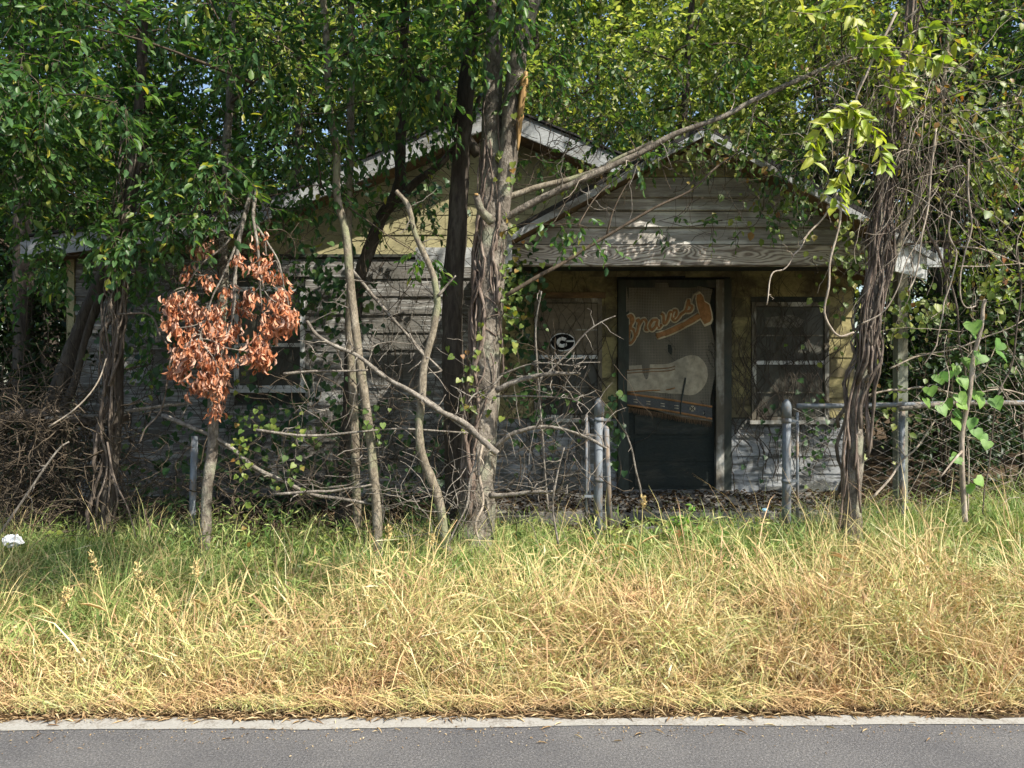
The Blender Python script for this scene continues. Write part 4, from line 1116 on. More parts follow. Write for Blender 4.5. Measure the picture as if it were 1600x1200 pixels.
# broken branch with hanging orange dead leaves
st0 = P(382, 315, 5.15)
db = empty("dead_leaf_branch", P(360, 610, 5.15), "snapped branch hung with curled orange-brown dead leaves on the slim trunk", "branch")
mb = MB()
main = pxpath([(396, 285, 5.2), (386, 320, 5.16), (374, 370, 5.14), (368, 430, 5.12), (362, 500, 5.12)], 5.15, k=5, wb=.006); limb(mb, main, .022, .008, 7)
main2 = pxpath([(402, 290, 5.2), (396, 340, 5.12), (404, 400, 5.1), (412, 450, 5.08)], 5.15, k=5, wb=.006); mb.obj("stem", G['dead_wood'], db); mb = MB(); limb(mb, main2, .015, .006, 6)
items = []
ends = []
SUBS = [main, main2]
for pts in ([(380, 345), (345, 385), (305, 425), (282, 460)], [(374, 370), (350, 430), (325, 480), (310, 530)], [(396, 345), (425, 390), (440, 430), (447, 470)], [(404, 400), (400, 450), (410, 495), (405, 530)], [(368, 430), (365, 490), (348, 540)]):
    sb = pxpath(pts, 5.13, 5.08, k=5, wb=.012); SUBS.append(sb); tm_ = MB(); limb(tm_, sb, .009, .003, 5, .08); tm_.obj("branchlet", G['dead_wood'], db)
SUBS = np.concatenate(SUBS)
for (lx, ly, w, m) in ((285, 490, 12, 4), (300, 545, 14, 5), (325, 585, 16, 6), (345, 555, 16, 6), (375, 520, 18, 6), (405, 540, 14, 5), (430, 515, 13, 5), (446, 480, 8, 3), (420, 470, 14, 4), (350, 500, 18, 4), (315, 510, 16, 4), (268, 570, 6, 2)):
    for _ in range(m): ends.append((rng.normal(lx, w), rng.normal(ly + 14, w * 1.15), rng.uniform(4.98, 5.3)))
ends += [(355, 450, 5.1), (330, 440, 5.15), (390, 455, 5.0), (440, 430, 5.2), (285, 445, 5.1), (262, 500, 5.1), (458, 505, 5.1), (300, 470, 5.0), (370, 400, 5.1), (345, 620, 5.1), (318, 615, 5.1)]
ends += [(305, 395, 5.1), (300, 385, 5.12), (420, 400, 5.1), (400, 380, 5.1), (410, 425, 5.0), (395, 410, 5.05), (340, 590, 5.1), (330, 600, 5.05), (345, 575, 5.1), (275, 585, 5.1), (270, 480, 5.1), (290, 470, 5.1), (445, 470, 5.1)]
for (px, py, d) in ends:
    e = P(px, py, d)
    cand = SUBS[SUBS[:, 2] > e[2] + .03] if (SUBS[:, 2] > e[2] + .03).any() else SUBS
    dd_ = np.linalg.norm(cand - e, axis=1); a = cand[np.argsort(dd_)[rng.integers(0, 4)]]
    midp = (a + e) / 2 + np.array([(e[0] - a[0]) * rng.uniform(-.1, .3), rng.normal(0, .04), rng.uniform(-.05, .07)])
    pth = wob(catmull([a, midp, e], 5), .014)
    tm_ = MB(); limb(tm_, pth, .005, .0018, 4, 0); tm_.obj("twig", G['dead_wood'], db)
    for j in range(6):
        t = rng.uniform(.45, 1.0) ** .7; p = pth[int(t * (len(pth) - 1))] + rng.normal(0, .012, 3)
        items.append((p, np.array([rng.normal(0, .38), rng.normal(0, .38), -1]), rng.normal(0, 1, 3) + [0, -.5, 0], rng.uniform(.04, .10), rng.uniform(.018, .044)))
mb.obj("stem", G['dead_wood'], db)
leaf_objs(db, G['dead'], CURL, items[:298], 6)
mb = MB()
for _ in range(8):
    ar = [items[i] for i in rng.integers(0, len(items), 260)]
    pos = np.array([a[0] for a in ar]) + rng.normal(0, .024, (260, 3)) - [0, 0, .015]; dv = np.stack([rng.normal(0, .4, 260), rng.normal(0, .4, 260), np.full(260, -1.0)], -1)
    leaves(mb, pos, dv, rng.normal(0, 1, (260, 3)), rng.uniform(.03, .075, 260), rng.uniform(.013, .03, 260), CURL)
mb.obj("dead_leaves", G['dead'], db, kind="stuff")

# lime coloured climber in the right tree
lv = empty("lime_leaf_vine", P(1330, 330, 4.95), "climber with bright lime-yellow leaves catching the sun in the right-hand tree", "vine")
mb = MB(); items = []
for pts, d, n in (([(1330, 60), (1362, 72), (1392, 98), (1412, 132)], 4.95, 16), ([(1395, 78), (1440, 88), (1482, 102)], 4.95, 14), ([(1385, 125), (1408, 140), (1424, 158)], 4.95, 9), ([(1345, 165), (1305, 186), (1272, 216), (1272, 262)], 4.9, 22),
                  ([(1330, 168), (1360, 198), (1376, 236), (1382, 268)], 4.9, 20), ([(1328, 245), (1312, 285), (1306, 330)], 4.9, 13), ([(1235, 18), (1275, 22), (1320, 12)], 5.0, 12), ([(1330, 25), (1350, 60), (1385, 70)], 4.95, 10), ([(1410, 60), (1450, 40), (1500, 70)], 5.1, 7), ([(1310, 170), (1340, 190), (1350, 225)], 4.92, 12)):
    c = pxpath(pts, d, k=6, wb=.008); limb(mb, c, .005, .002, 5, 0); mb.obj("stem", G['vine_pale'], lv); mb = MB()
    for j in range(n):
        t = (j + .5) / n; i = int(t * (len(c) - 1)); p = c[i]
        tg = norm(c[min(i + 1, len(c) - 1)] - c[max(i - 1, 0)]); sd = 1 if j % 2 else -1
        dv = tg * .35 + np.array([0, -.3, -.55]) + np.cross(tg, [0, 1, 0]) * .75 * sd + rng.normal(0, .25, 3)
        items.append((p, dv, np.array([.3, -.7, .6]) + rng.normal(0, .4, 3), rng.uniform(.09, .14), rng.uniform(.042, .058)))
        if rng.random() < .55: items.append((p + rng.normal(0, .015, 3), dv + rng.normal(0, .45, 3), np.array([.3, -.7, .6]) + rng.normal(0, .4, 3), rng.uniform(.07, .12), rng.uniform(.04, .06)))
limb(mb, pxpath([(1400, 20), (1380, 60), (1350, 120), (1335, 170), (1330, 250)], 5.0, 4.93, k=6, wb=.01), .010, .005, 6)
mb.obj("stem", G['vine_pale'], lv)
leaf_objs(lv, G['lime'], LANCE, items, 5)

# pale stick and heart leaved vine on the right fence
stick = empty("pale_stick", P(1508, 800, 5.25), "straight pale dead stick leaning upright among heart-shaped leaves by the fence", "stick")
mb = MB(); c = pxpath([(1508, 815), (1505, 770), (1503, 690), (1510, 640), (1523, 560), (1535, 490), (1539, 468)], 5.25, k=6, wb=.005); limb(mb, c, .020, .012, 9, .05); mb.obj("shaft", G['vine_pale'], stick)
mb = MB(); limb(mb, pxpath([(1503, 705), (1488, 722), (1470, 745)], 5.22, 5.1, k=4), .009, .005, 6); mb.obj("stub", G['vine_pale'], stick)
hv = empty("heart_leaf_vine", P(1510, 780, 5.35), "vine with bright green heart-shaped leaves climbing the right fence", "vine")
mb = MB()
for pts in ([(1512, 800), (1508, 720), (1500, 640), (1495, 580), (1520, 545)], [(1500, 620), (1470, 600), (1445, 612)], [(1505, 600), (1540, 580), (1550, 560), (1560, 535)], [(1500, 680), (1530, 690), (1540, 700)], [(1498, 580), (1480, 578), (1462, 590)]):
    mb = MB(); limb(mb, pxpath(pts, 5.32, k=6, wb=.02), .006, .003, 5, 0); mb.obj("stem", G['vine_pale'], hv)
items = []
for (x, y) in ((395, 235), (388, 285), (550, 340), (520, 395), (445, 405), (385, 425), (312, 462), (265, 495), (220, 510), (330, 525), (175, 575), (150, 635), (225, 670), (320, 610), (430, 625), (320, 655), (300, 700), (300, 738), (390, 735), (410, 795), (440, 815), (475, 855), (285, 938), (325, 935), (415, 1050), (370, 1085), (420, 595), (345, 535), (505, 632), (250, 650)):
    p = P(1400 + x / 3.335, 440 + y / 3.335 - 8, rng.uniform(5.2, 5.32))
    items.append((p, np.array([rng.normal(0, .5), -.35, -.7]), np.array([rng.normal(.1, .3), -.75, .55]), rng.uniform(.075, .105), rng.uniform(.075, .10)))
leaf_objs(hv, G['heart'], HEART, items, 5)

def vine(name, label, pts, d0, d1, r, mat, cat="vine", wb=.012, twigs=0, group=None, r1=None):
    c = pxpath(pts, d0, d1, k=6, wb=wb)
    e = c[np.argmin(c[:, 2])]
    mb = MB(); limb(mb, c, r, r1 or r * .6, 6, .08)
    for _ in range(twigs):
        i = rng.integers(1, len(c)); q = c[i] + np.cumsum(np.vstack([[0, 0, 0], norm(rng.normal(0, 1, 3)) * rng.uniform(.02, .05) * np.ones((4, 1)) + rng.normal(0, .012, (4, 3))]), 0)
        limb(mb, q, r * .45, r * .15, 4, 0)
    return mb.obj(name, G[mat], None, base=e, label=label, cat=cat, group=group)
HG = "dead vines hanging from the right-hand tree"
vine("hanging_vine", "pale J-shaped vine dangling in front of the right porch window", [(1330, 180), (1322, 260), (1310, 350), (1293, 430), (1291, 490), (1310, 525), (1334, 519)], 5.05, 5.0, .009, 'vine_pale', group=HG, r1=.007)
vine("hanging_vine", "short forked vine dangling in front of the porch beam", [(1310, 300), (1280, 350), (1250, 385), (1235, 412), (1204, 432), (1199, 476)], 5.1, 5.0, .007, 'vine_pale', group=HG, twigs=4)
vine("hanging_vine", "straight pale vine end in front of the white eave box", [(1462, 200), (1452, 290), (1438, 370), (1426, 430), (1418, 455)], 5.1, 5.05, .008, 'vine_pale', group=HG)
vine("hanging_vine", "long wavy vine from the eave down to the fence rail", [(1440, 340), (1458, 375), (1478, 420), (1490, 470), (1500, 540), (1508, 600), (1540, 640)], 5.2, 5.4, .010, 'vine', group=HG, twigs=3)
vine("hanging_vine", "vine right of the eave hooking inwards near its end", [(1515, 250), (1514, 310), (1520, 360), (1508, 400), (1500, 440), (1513, 480), (1524, 478)], 5.1, 5.1, .007, 'vine_pale', group=HG, twigs=5)
vine("hanging_vine", "slack vine curving from the eave to left of the heart leaves", [(1486, 330), (1484, 370), (1496, 400), (1480, 460), (1468, 500), (1466, 540), (1444, 570)], 5.15, 5.2, .007, 'vine_pale', group=HG, twigs=5)
vine("hanging_vine", "vine looping down the far right edge over the chain link", [(1590, 380), (1596, 470), (1580, 560), (1562, 610), (1555, 680), (1540, 760), (1535, 800)], 5.3, 5.4, .008, 'vine', group=HG, twigs=5)
vine("hanging_vine", "thin vine crossing from the wrapped trunk up to the eave", [(1345, 505), (1375, 490), (1405, 450), (1420, 400), (1440, 360)], 5.2, 5.15, .006, 'vine_pale', group=HG)
vine("briar_cane", "thin thorny cane running right from the eave, upper one", [(1500, 385), (1540, 392), (1600, 412), (1650, 430)], 5.2, 5.3, .006, 'vine_pale', twigs=5, wb=.006)
vine("briar_cane", "thin thorny cane running right from the eave, lower one", [(1498, 416), (1550, 414), (1620, 410)], 5.2, 5.3, .005, 'vine_pale', twigs=5, wb=.006)
vine("briar_cane", "arched cane from the wrapped trunk to the right edge above the eave", [(1480, 300), (1530, 325), (1572, 352), (1620, 400)], 5.3, 5.3, .006, 'vine_pale', twigs=3, wb=.006)
vine("briar_cane", "cane slanting across the chain link beside the wrapped trunk", [(1362, 778), (1400, 735), (1430, 700), (1462, 655)], 5.4, 5.5, .010, 'vine_pale', twigs=2, wb=.01)
vine("briar_cane", "long cane crossing behind the pale stick", [(1390, 575), (1440, 555), (1500, 540), (1560, 520), (1620, 490)], 5.6, 5.5, .007, 'vine_pale', twigs=4)
vine("briar_cane", "thick cane arching level with the fence rail by the heart leaves", [(1340, 622), (1400, 610), (1440, 607), (1500, 618), (1560, 606), (1620, 625)], 5.55, 5.5, .009, 'vine_pale', twigs=4)
vine("fallen_branch", "long dead branch slanting down across the shingled wall to the large trunk", [(480, 500), (505, 530), (555, 560), (620, 598), (690, 640), (735, 672), (778, 708)], 5.15, 5.1, .010, 'dead_wood', "branch", .016, 20, r1=.023)
vine("fallen_branch", "low dead branch slanting from the left fence post to the slim trunk", [(255, 648), (330, 680), (400, 728), (470, 764), (530, 778), (582, 788)], 5.45, 5.35, .018, 'dead_wood', "branch", .012, 8)
vine("fallen_branch", "thin straight dead branch level with the wall window sill", [(443, 584), (500, 580), (575, 578)], 5.2, 5.25, .012, 'dead_wood', "branch", .003, 2)
vine("fallen_branch", "long thin dead branch lying level across the slim trunks", [(400, 672), (480, 680), (560, 675), (620, 670), (740, 676)], 5.2, 5.3, .010, 'dead_wood', "branch", .006, 8)
vine("fallen_branch", "thin dead branch near the ground left of the slim trunk base", [(430, 772), (500, 768), (545, 764), (580, 757)], 5.2, 5.25, .011, 'dead_wood', "branch", .004, 4)
vine("fallen_branch", "steep thin dead branch crossing above the long slanting one", [(548, 420), (590, 470), (640, 530), (690, 580)], 5.6, 5.5, .014, 'dead_wood', "branch", .006, 3)
vine("fallen_branch", "upright bare twig in front of the left porch window", [(858, 800), (850, 720), (842, 620), (838, 540), (840, 490), (846, 455)], 5.25, 5.2, .008, 'dead_wood', "branch", .006, 3)
vine("fallen_branch", "bare twig reaching up right across the left porch window", [(850, 590), (885, 555), (910, 525), (940, 505), (962, 494)], 5.1, 5.0, .007, 'dead_wood', "branch", .004, 4)
vine("fallen_branch", "dead stick leaning against the front door", [(1005, 790), (998, 750), (985, 700), (974, 660)], 6.2, 6.3, .011, 'dead_wood', "branch", .004, 3)
vine("fallen_branch", "thin dead stem rising from the grass left of the gate post", [(872, 850), (862, 790), (870, 740), (882, 700)], 5.1, 5.1, .008, 'dead_wood', "branch", .008, 3)
vine("fallen_branch", "pale roots and sticks hanging at the foot of the large trunk", [(748, 700), (738, 740), (728, 790), (700, 850)], 5.2, 5.05, .010, 'dead_wood', "branch", .008, 6)
vine("fallen_branch", "crooked pale stick below the broken branch on the large trunk", [(755, 690), (748, 740), (756, 790), (742, 820), (750, 850)], 5.2, 5.1, .012, 'vine_pale', "branch", .008, 5)
vine("hanging_vine", "brown vine arching down left of the dead orange leaves", [(186, 490), (222, 490), (252, 525), (268, 560), (256, 620), (236, 660), (218, 692)], 5.3, 5.2, .009, 'vine', twigs=2)
vine("hanging_vine", "thin vine trailing from the vine bundle to the grass", [(168, 690), (180, 740), (196, 790), (213, 840)], 5.3, 5.2, .008, 'vine', twigs=1)
vine("hanging_vine", "pale cane rising from the heap's front to the vine bundle", [(0, 835), (50, 760), (88, 705), (108, 690)], 5.3, 5.4, .010, 'dead_wood', "vine", .008, 5)
vine("hanging_vine", "slanting cane in front of the vine bundle", [(76, 667), (118, 640), (150, 600), (166, 560)], 5.2, 5.3, .007, 'vine_pale', "vine", .006)
vine("fallen_log", "brown log lying on the brush heap at the left edge", [(-60, 700), (-10, 668), (40, 648), (100, 648), (150, 655), (205, 650)], 5.9, 6.0, .055, 'vine', "log", .02, 0, r1=.03)
vine("fallen_log", "thin pole lying along the brush heap towards the wall", [(70, 655), (140, 650), (200, 645), (250, 636), (300, 628)], 5.7, 6.2, .022, 'dead_wood', "log", .008)
vine("fallen_log", "bare pole lying along the right fence rail to the edge", [(1405, 640), (1480, 630), (1560, 630), (1650, 628)], 5.72, 5.72, .020, 'dead_wood', "log", .008, 3)

# tangles nobody could count
def tangle(name, label, boxes, mat, r=(.002, .006), seg=.05, drop=0.0, **kw):
    mb = MB()
    for (px0, px1, py0, py1, d0, d1, n, K, wander) in boxes:
        n = int(n)
        d = rng.uniform(d0, d1, n); px = rng.uniform(px0, px1, n); py = rng.uniform(py0, py1, n)
        st = np.stack([(px - CX) / F * d, d, H - (py - CY) / F * d], -1)
        dv = rdir(n); dv[:, 1] *= .5; dv[:, 2] -= drop; dv = norm(dv)
        pts = [st]
        for _ in range(K - 1):
            dv = norm(dv + rng.normal(0, wander, (n, 3)) + np.array([0, 0, -drop * .15]))
            pts.append(pts[-1] + dv * seg * rng.uniform(.7, 1.3, (n, 1)))
        Pt = np.stack(pts, 1)
        Pt[:, :, 2] = np.maximum(Pt[:, :, 2], gz(Pt[:, :, 0], Pt[:, :, 1]) + .01)
        R = rng.uniform(*r, n)[:, None] * np.linspace(1, .5, K)[None]
        tubes(mb, Pt, R, 4, cap=False)
    b = mb.V[0][0]
    return mb.obj(name, G[mat], None, kind="stuff", label=label, cat="vines", base=b, **kw)
tangle("brush_heap", "heap of tangled brown brush and dead vines at the left edge", [(-60, 190, 640, 860, 5.5, 6.4, 520, 14, .30), (-60, 150, 610, 680, 5.6, 6.4, 90, 16, .18), (100, 420, 740, 850, 5.5, 6.5, 160, 10, .3)], 'twig', (.002, .007))
tangle("dead_vine_tangle", "curtain of dead brown vine stems around the right tree's crown", [(1390, 1505, 110, 280, 5.1, 5.6, 80, 18, .16), (1260, 1400, 60, 240, 5.1, 5.6, 50, 14, .3), (1400, 1640, -40, 380, 5.2, 6.2, 30, 18, .2)], 'vine', (.0015, .004), drop=.9)
tangle("pale_vine_tangle", "pale dry vine stems trailing right of the porch eave", [(1390, 1510, 90, 300, 5.0, 5.5, 80, 20, .16), (1270, 1400, 90, 280, 5.0, 5.4, 40, 10, .3), (1400, 1640, 120, 560, 5.0, 5.6, 30, 16, .2), (1400, 1620, 560, 780, 5.4, 5.75, 26, 12, .3)], 'vine_pale', (.0018, .004), drop=.5)
tangle("bare_twig_tangle", "bare twigs and vines tangled before the main gable and dead leaves", [(280, 470, 280, 480, 5.2, 5.8, 120, 10, .25), (560, 790, 200, 480, 5.8, 7.0, 110, 14, .25), (820, 960, 120, 300, 5.5, 6.2, 90, 10, .3), (1040, 1250, 180, 320, 5.5, 6.2, 60, 10, .3), (420, 800, 600, 830, 5.2, 6.2, 190, 11, .22), (800, 960, 560, 830, 5.4, 6.4, 70, 11, .22)], 'twig', (.0015, .0045))
tangle("sunlit_twig_tangle", "pale broken twigs before the shingled wall and trunk base", [(440, 760, 540, 820, 5.05, 5.5, 80, 8, .2), (780, 940, 600, 820, 5.05, 5.4, 34, 8, .2), (620, 760, 760, 850, 4.95, 5.2, 40, 8, .2)], 'dead_wood', (.0015, .004))
# wall creepers: thin dark stems flat on the porch wall, and ivy
mb = MB()
for _ in range(260):
    px = rng.choice([rng.uniform(1130, 1310), rng.uniform(1140, 1300), rng.uniform(820, 965), rng.uniform(430, 780), rng.uniform(200, 420)]); py = rng.uniform(560, 770)
    K = rng.integers(12, 30); p = P(px, py, WY - .045); pts = [p]; dv = np.array([rng.normal(0, .35), 0, 1.0])
    for _ in range(K):
        dv = norm(dv * [1, 0, 1] + np.array([rng.normal(0, .35), 0, .08])); pts.append(pts[-1] + dv * .06)
    pts = np.array(pts); pts = pts[pts[:, 2] < 2.9]
    if len(pts) > 3: tubes(mb, pts, taper(len(pts), rng.uniform(.002, .0055), .0015), 4, cap=False)
mb.obj("wall_creeper", G['bark_dark'], None, kind="stuff", label="thin dark creeper stems clinging to the porch and shingled walls", cat="vines")
def ivy(name, label, spots, L=.075, W=.07, mat='ivy', tmpl=HEART, cat="ivy"):
    mb = MB(); sm = MB()
    b = P(*spots[0][:3])
    e = empty(name, b, label, cat)
    for (px, py, d, sx, sy, n, sd) in spots:
        dd = np.clip(rng.normal(d, sd, n), None, WY - .05 if d < WY else None); x = rng.normal(px, sx, n); y = rng.normal(py, sy, n)
        pos = np.stack([(x - CX) / F * dd, dd, H - (y - CY) / F * dd], -1)
        sc = rng.uniform(.5, 1.15, n)
        leaves(mb, pos, np.stack([rng.normal(0, .5, n), rng.normal(-.3, .3, n), rng.normal(-.8, .3, n)], -1), np.stack([rng.normal(0, .3, n), rng.normal(-.9, .3, n), rng.normal(.4, .3, n)], -1), L * sc, W * sc, tmpl)
        for _ in range(max(1, n // 14)):
            a = pos[rng.integers(n)]; q = a + np.cumsum(rng.normal(0, .03, (8, 3)) + [0, 0, -.03], 0); limb(sm, q, .004, .002, 4, 0)
    sm.obj("stem", G['twig'], e, kind="stuff"); mb.obj("foliage", G[mat], e, kind="stuff")
ivy("ivy", "dark ivy covering the crooked trunk and shingled wall", [(510, 470, 7.4, 28, 50, 120, .1), (500, 660, 7.3, 40, 60, 150, .2), (545, 700, 6.45, 14, 70, 90, .06), (560, 480, 6.4, 14, 50, 60, .06), (300, 540, 7.55, 70, 90, 200, .1), (220, 480, 7.3, 30, 70, 120, .2), (420, 690, 7.2, 50, 50, 130, .25), (300, 720, 7.0, 60, 40, 140, .3), (640, 720, 7.2, 50, 50, 90, .25), (650, 300, 7.2, 40, 25, 60, .2)])
ivy("ivy", "ivy growing up the large pale trunk's edge", [(795, 480, 5.38, 10, 60, 40, .03), (738, 600, 5.35, 14, 50, 60, .03), (788, 300, 5.38, 10, 60, 26, .03), (800, 440, 6.2, 20, 50, 70, .2)], L=.05, W=.045, mat='vine_leaf')
ivy("ivy", "ivy and leaves crowding the wall left of the porch window", [(815, 520, 7.3, 16, 70, 150, .15), (815, 430, 6.6, 25, 30, 80, .1), (960, 660, 6.0, 12, 40, 36, .05), (850, 640, 6.9, 30, 50, 70, .2)], L=.07, W=.06)
ivy("ivy", "creeper hanging from the porch roof's right side over beam and post", [(1320, 380, 6.3, 30, 45, 80, .1), (1340, 480, 6.6, 40, 50, 60, .2), (1200, 300, 6.2, 50, 40, 50, .05), (1400, 560, 6.4, 20, 90, 70, .15), (1120, 240, 6.15, 60, 20, 60, .05), (1440, 485, 6.3, 40, 20, 40, .15), (1450, 480, 5.6, 35, 18, 50, .15), (1550, 290, 5.5, 35, 70, 80, .2), (1530, 390, 5.6, 35, 50, 36, .2), (1580, 180, 5.5, 40, 60, 80, .2), (1480, 160, 5.3, 40, 60, 60, .15), (1570, 480, 5.8, 40, 50, 60, .2), (1310, 240, 5.9, 40, 60, 70, .2)], L=.075, W=.055, mat='vine_leaf', tmpl=LANCE)
ivy("ivy", "creeper leaves on the white shingles under the right porch window", [(1240, 700, 7.6, 40, 30, 50, .1), (1270, 660, 7.5, 14, 30, 30, .1)], L=.06, W=.05)
ivy("leafy_creeper", "leafy green creeper hanging over the left roof edge and wall top", [(470, 330, 5.7, 35, 45, 130, .15), (560, 265, 6.3, 40, 30, 80, .2), (410, 300, 5.6, 40, 40, 90, .15), (235, 350, 5.4, 45, 40, 120, .15), (690, 210, 6.0, 25, 30, 60, .15), (500, 440, 6.6, 30, 40, 80, .2)], L=.085, W=.036, mat='privet', tmpl=LANCE, cat="creeper")
ivy("leafy_creeper", "loose leafy creeper trailing along the porch roof peak and limb", [(930, 262, 5.9, 50, 20, 60, .1), (1040, 222, 5.9, 50, 20, 60, .1), (1160, 215, 5.9, 50, 25, 70, .1), (1230, 290, 6.0, 30, 35, 60, .1)], L=.075, W=.036, mat='vine_leaf', tmpl=LANCE, cat="creeper")
ivy("trailing_vine", "pale green trailing vine dangling beside the fallen branch on the left", [(380, 700, 5.35, 8, 60, 46, .05), (420, 660, 5.35, 25, 12, 26, .05), (460, 730, 5.3, 10, 40, 26, .05), (590, 660, 5.25, 14, 20, 16, .04)], L=.045, W=.04, mat='vine_leaf')

# ------------------------------------------------------------------ grass verge
def blades(mb, x, d, h, w, lean, curl, K=5, zoff=0.0):
    n = len(x); a = rng.uniform(0, 2 * np.pi, n)
    lv_ = np.stack([np.cos(a), np.sin(a), np.zeros(n)], -1)
    near = (d < 3.95) & (lv_[:, 1] < 0); lv_[near, 1] *= np.clip((d[near] - 3.6) / .35, .02, 1) * .6
    t = np.linspace(0, 1, K)
    z0 = gz(x, d) + zoff
    ho = lean[:, None] * t + curl[:, None] * t ** 2.2
    up = t[None, :] * np.sqrt(np.maximum(.15, 1 - (.55 * ho) ** 2)) - .45 * np.maximum(0, ho - .55) * t
    up = np.maximum(up, .02)
    Pt = np.stack([x, d, z0], -1)[:, None, :] + lv_[:, None, :] * (ho * h[:, None])[..., None]
    Pt[:, :, 1] = np.maximum(Pt[:, :, 1], np.minimum(Pt[:, :1, 1], road_y(Pt[:, :, 0]) + rng.uniform(-.02, .14, (n, 1))))
    Pt[:, :, 2] = gz(Pt[:, :, 0], Pt[:, :, 1]) + (np.asarray(zoff)[:, None] if np.ndim(zoff) else zoff) + up * h[:, None]
    Pt[:, 1:, :2] += rng.normal(0, .012, (n, K - 1, 2)) * t[1:][None, :, None]
    a2 = a + np.pi / 2 + rng.normal(0, .7, n)
    sd = np.stack([np.cos(a2), np.sin(a2), rng.normal(0, .3, n)], -1)
    wt = np.array([.8, 1, .85, .55, .06]) if K == 5 else np.interp(t, [0, .3, 1], [.8, 1, .06])
    off = sd[:, None, :] * (w[:, None] * wt[None])[..., None] * .5
    V = np.stack([Pt - off, Pt + off], 2).reshape(-1, 3)
    i = np.arange(n * K * 2).reshape(n, K, 2)
    q = np.stack([i[:, :-1, 0], i[:, :-1, 1], i[:, 1:, 1], i[:, 1:, 0]], -1).reshape(-1, 4)
    mb.add(V, q)
def field(x, d):
    return .5 + .5 * np.sin(1.9 * x + 1.3 * np.sin(d * 2.1)) * np.cos(2.3 * d + .9 * np.sin(1.4 * x))
def scatter(n, d0, d1, keep):
    d = np.sqrt(rng.uniform(d0 ** 2, d1 ** 2, n * 2)); x = rng.uniform(-.80, .80, n * 2) * d
    k_ = rng.random(n * 2) < keep(x, d)
    return x[k_][:n], d[k_][:n]
def bumps(x, d):
    return .55 + .75 * (.5 + .5 * np.sin(5.1 * x + 1.7 * np.sin(3.3 * d)) * np.sin(4.3 * d + 1.2 * np.sin(2.9 * x + 1))) ** 1.2
def dryness(x, d):
    lim = 4.22 + .25 * np.sin(x * 1.1 + .4) + np.where(x < -1.3, -.22, 0) + np.where(x > 1.8, .12, 0)
    return 1 / (1 + np.exp((d - lim) / .2))
def tufts(n, d0, d1, keep, per, rad):
    x, d = scatter(n, d0, d1, keep); m = rng.integers(per[0], per[1], len(x))
    tx = np.repeat(x, m); td = np.repeat(d, m); size = np.repeat(rng.uniform(.55, 1.25, len(x)), m)
    return tx + rng.normal(0, rad, len(tx)), td + np.abs(rng.normal(0, rad, len(tx))), size
dry = MB()
x, d, sz = tufts(1700, 3.60, 5.4, lambda x, d: dryness(x, d) * (.45 + .55 * (field(x * 2.9 + 1, d * 2.3) > .42)) * np.clip((d - 3.52 - .05 * np.sin(x * 7)) / .15, 0, 1), (16, 34), .035)
n = len(x); hh = (.14 + .30 * rng.random(n)) * sz * np.interp(d, [3.55, 3.75, 4.1, 5.3], [.45, .8, 1.2, 1.05]) * (.8 + .45 * field(x, d)) * bumps(x, d) * 1.12
blades(dry, x, d, hh, rng.uniform(.002, .0075, n), rng.uniform(.05, .7, n), rng.uniform(0, 1.2, n))
x, d, sz = tufts(420, 3.75, 4.9, lambda x, d: dryness(x, d), (3, 9), .03); n = len(x)          # broad flat blades
blades(dry, x, d, rng.uniform(.22, .48, n), rng.uniform(.008, .015, n), rng.uniform(.1, .8, n), rng.uniform(.2, 1.3, n))
n = 12000; x, d = scatter(n, 3.62, 4.8, lambda x, d: np.clip(dryness(x, d) + .1, 0, 1)); n = len(x)      # thatch lying over
blades(dry, x, d, rng.uniform(.08, .26, n), rng.uniform(.002, .008, n), rng.uniform(.9, 1.9, n), rng.uniform(-.4, .4, n), zoff=rng.uniform(0, .24, n) * np.clip((d - 3.55) / .5, .05, 1) * bumps(x, d))
n = 15000; x, d = scatter(n, 3.66, 5.2, lambda x, d: dryness(x, d) * (.25 + .75 * field(x * 2.2, d * 1.9 + 1))); n = len(x)
hz = .42 * np.interp(d, [3.6, 3.8, 4.2, 5.2], [.3, .75, 1.0, .85]) * (.7 + .5 * field(x, d)) * bumps(x, d)
leaves(dry, np.stack([x, d, gz(x, d) + hz * rng.random(n) ** .8], -1), rdir(n) * [1, 1, .8] + [0, 0, .15], rdir(n), rng.uniform(.04, .10, n), rng.uniform(.003, .0075, n), DIAM)
n = 5200; x = rng.uniform(-3.7, 3.7, n); d = road_y(x) + .05 + np.abs(rng.normal(0, .07, n)) + .06 * field(x * 3, x)      # matted straw at the asphalt edge
blades(dry, x, d, rng.uniform(.06, .2, n), rng.uniform(.002, .006, n), rng.uniform(1.2, 2.0, n), rng.uniform(-.3, .3, n), zoff=rng.uniform(0, .02, n) + .01)
x, d, sz = tufts(90, 4.2, 5.5, lambda x, d: np.ones_like(x), (5, 14), .03); n = len(x)          # taller wild stalks
blades(dry, x, d, rng.uniform(.35, .62, n), rng.uniform(.002, .005, n), rng.uniform(0, .4, n), rng.uniform(0, .7, n))
tipx = x
dry.obj("dry_grass", G['dry'], smooth=False, kind="stuff", label="tall sun-bleached dry grass along the road edge", cat="grass")
gr = MB()
keepg = lambda x, d: np.clip(1.02 - dryness(x, d), .07, 1) * np.where(d > 5.75, .35, 1) * np.where((d > 5.95) & (x > .3) & (x < 2.6), .25, 1)
x, d, sz = tufts(1900, 3.7, 6.3, keepg, (14, 30), .04)
n = len(x); hh = (.10 + .22 * rng.random(n)) * sz * np.interp(d, [3.7, 4.3, 4.8, 6], [1.2, 1.35, 1.0, .9]) * (.7 + .6 * field(x * 1.3 + 2, d)) * np.where(x > 2.4, 1.35, 1) * bumps(x * 1.2 + 3, d)
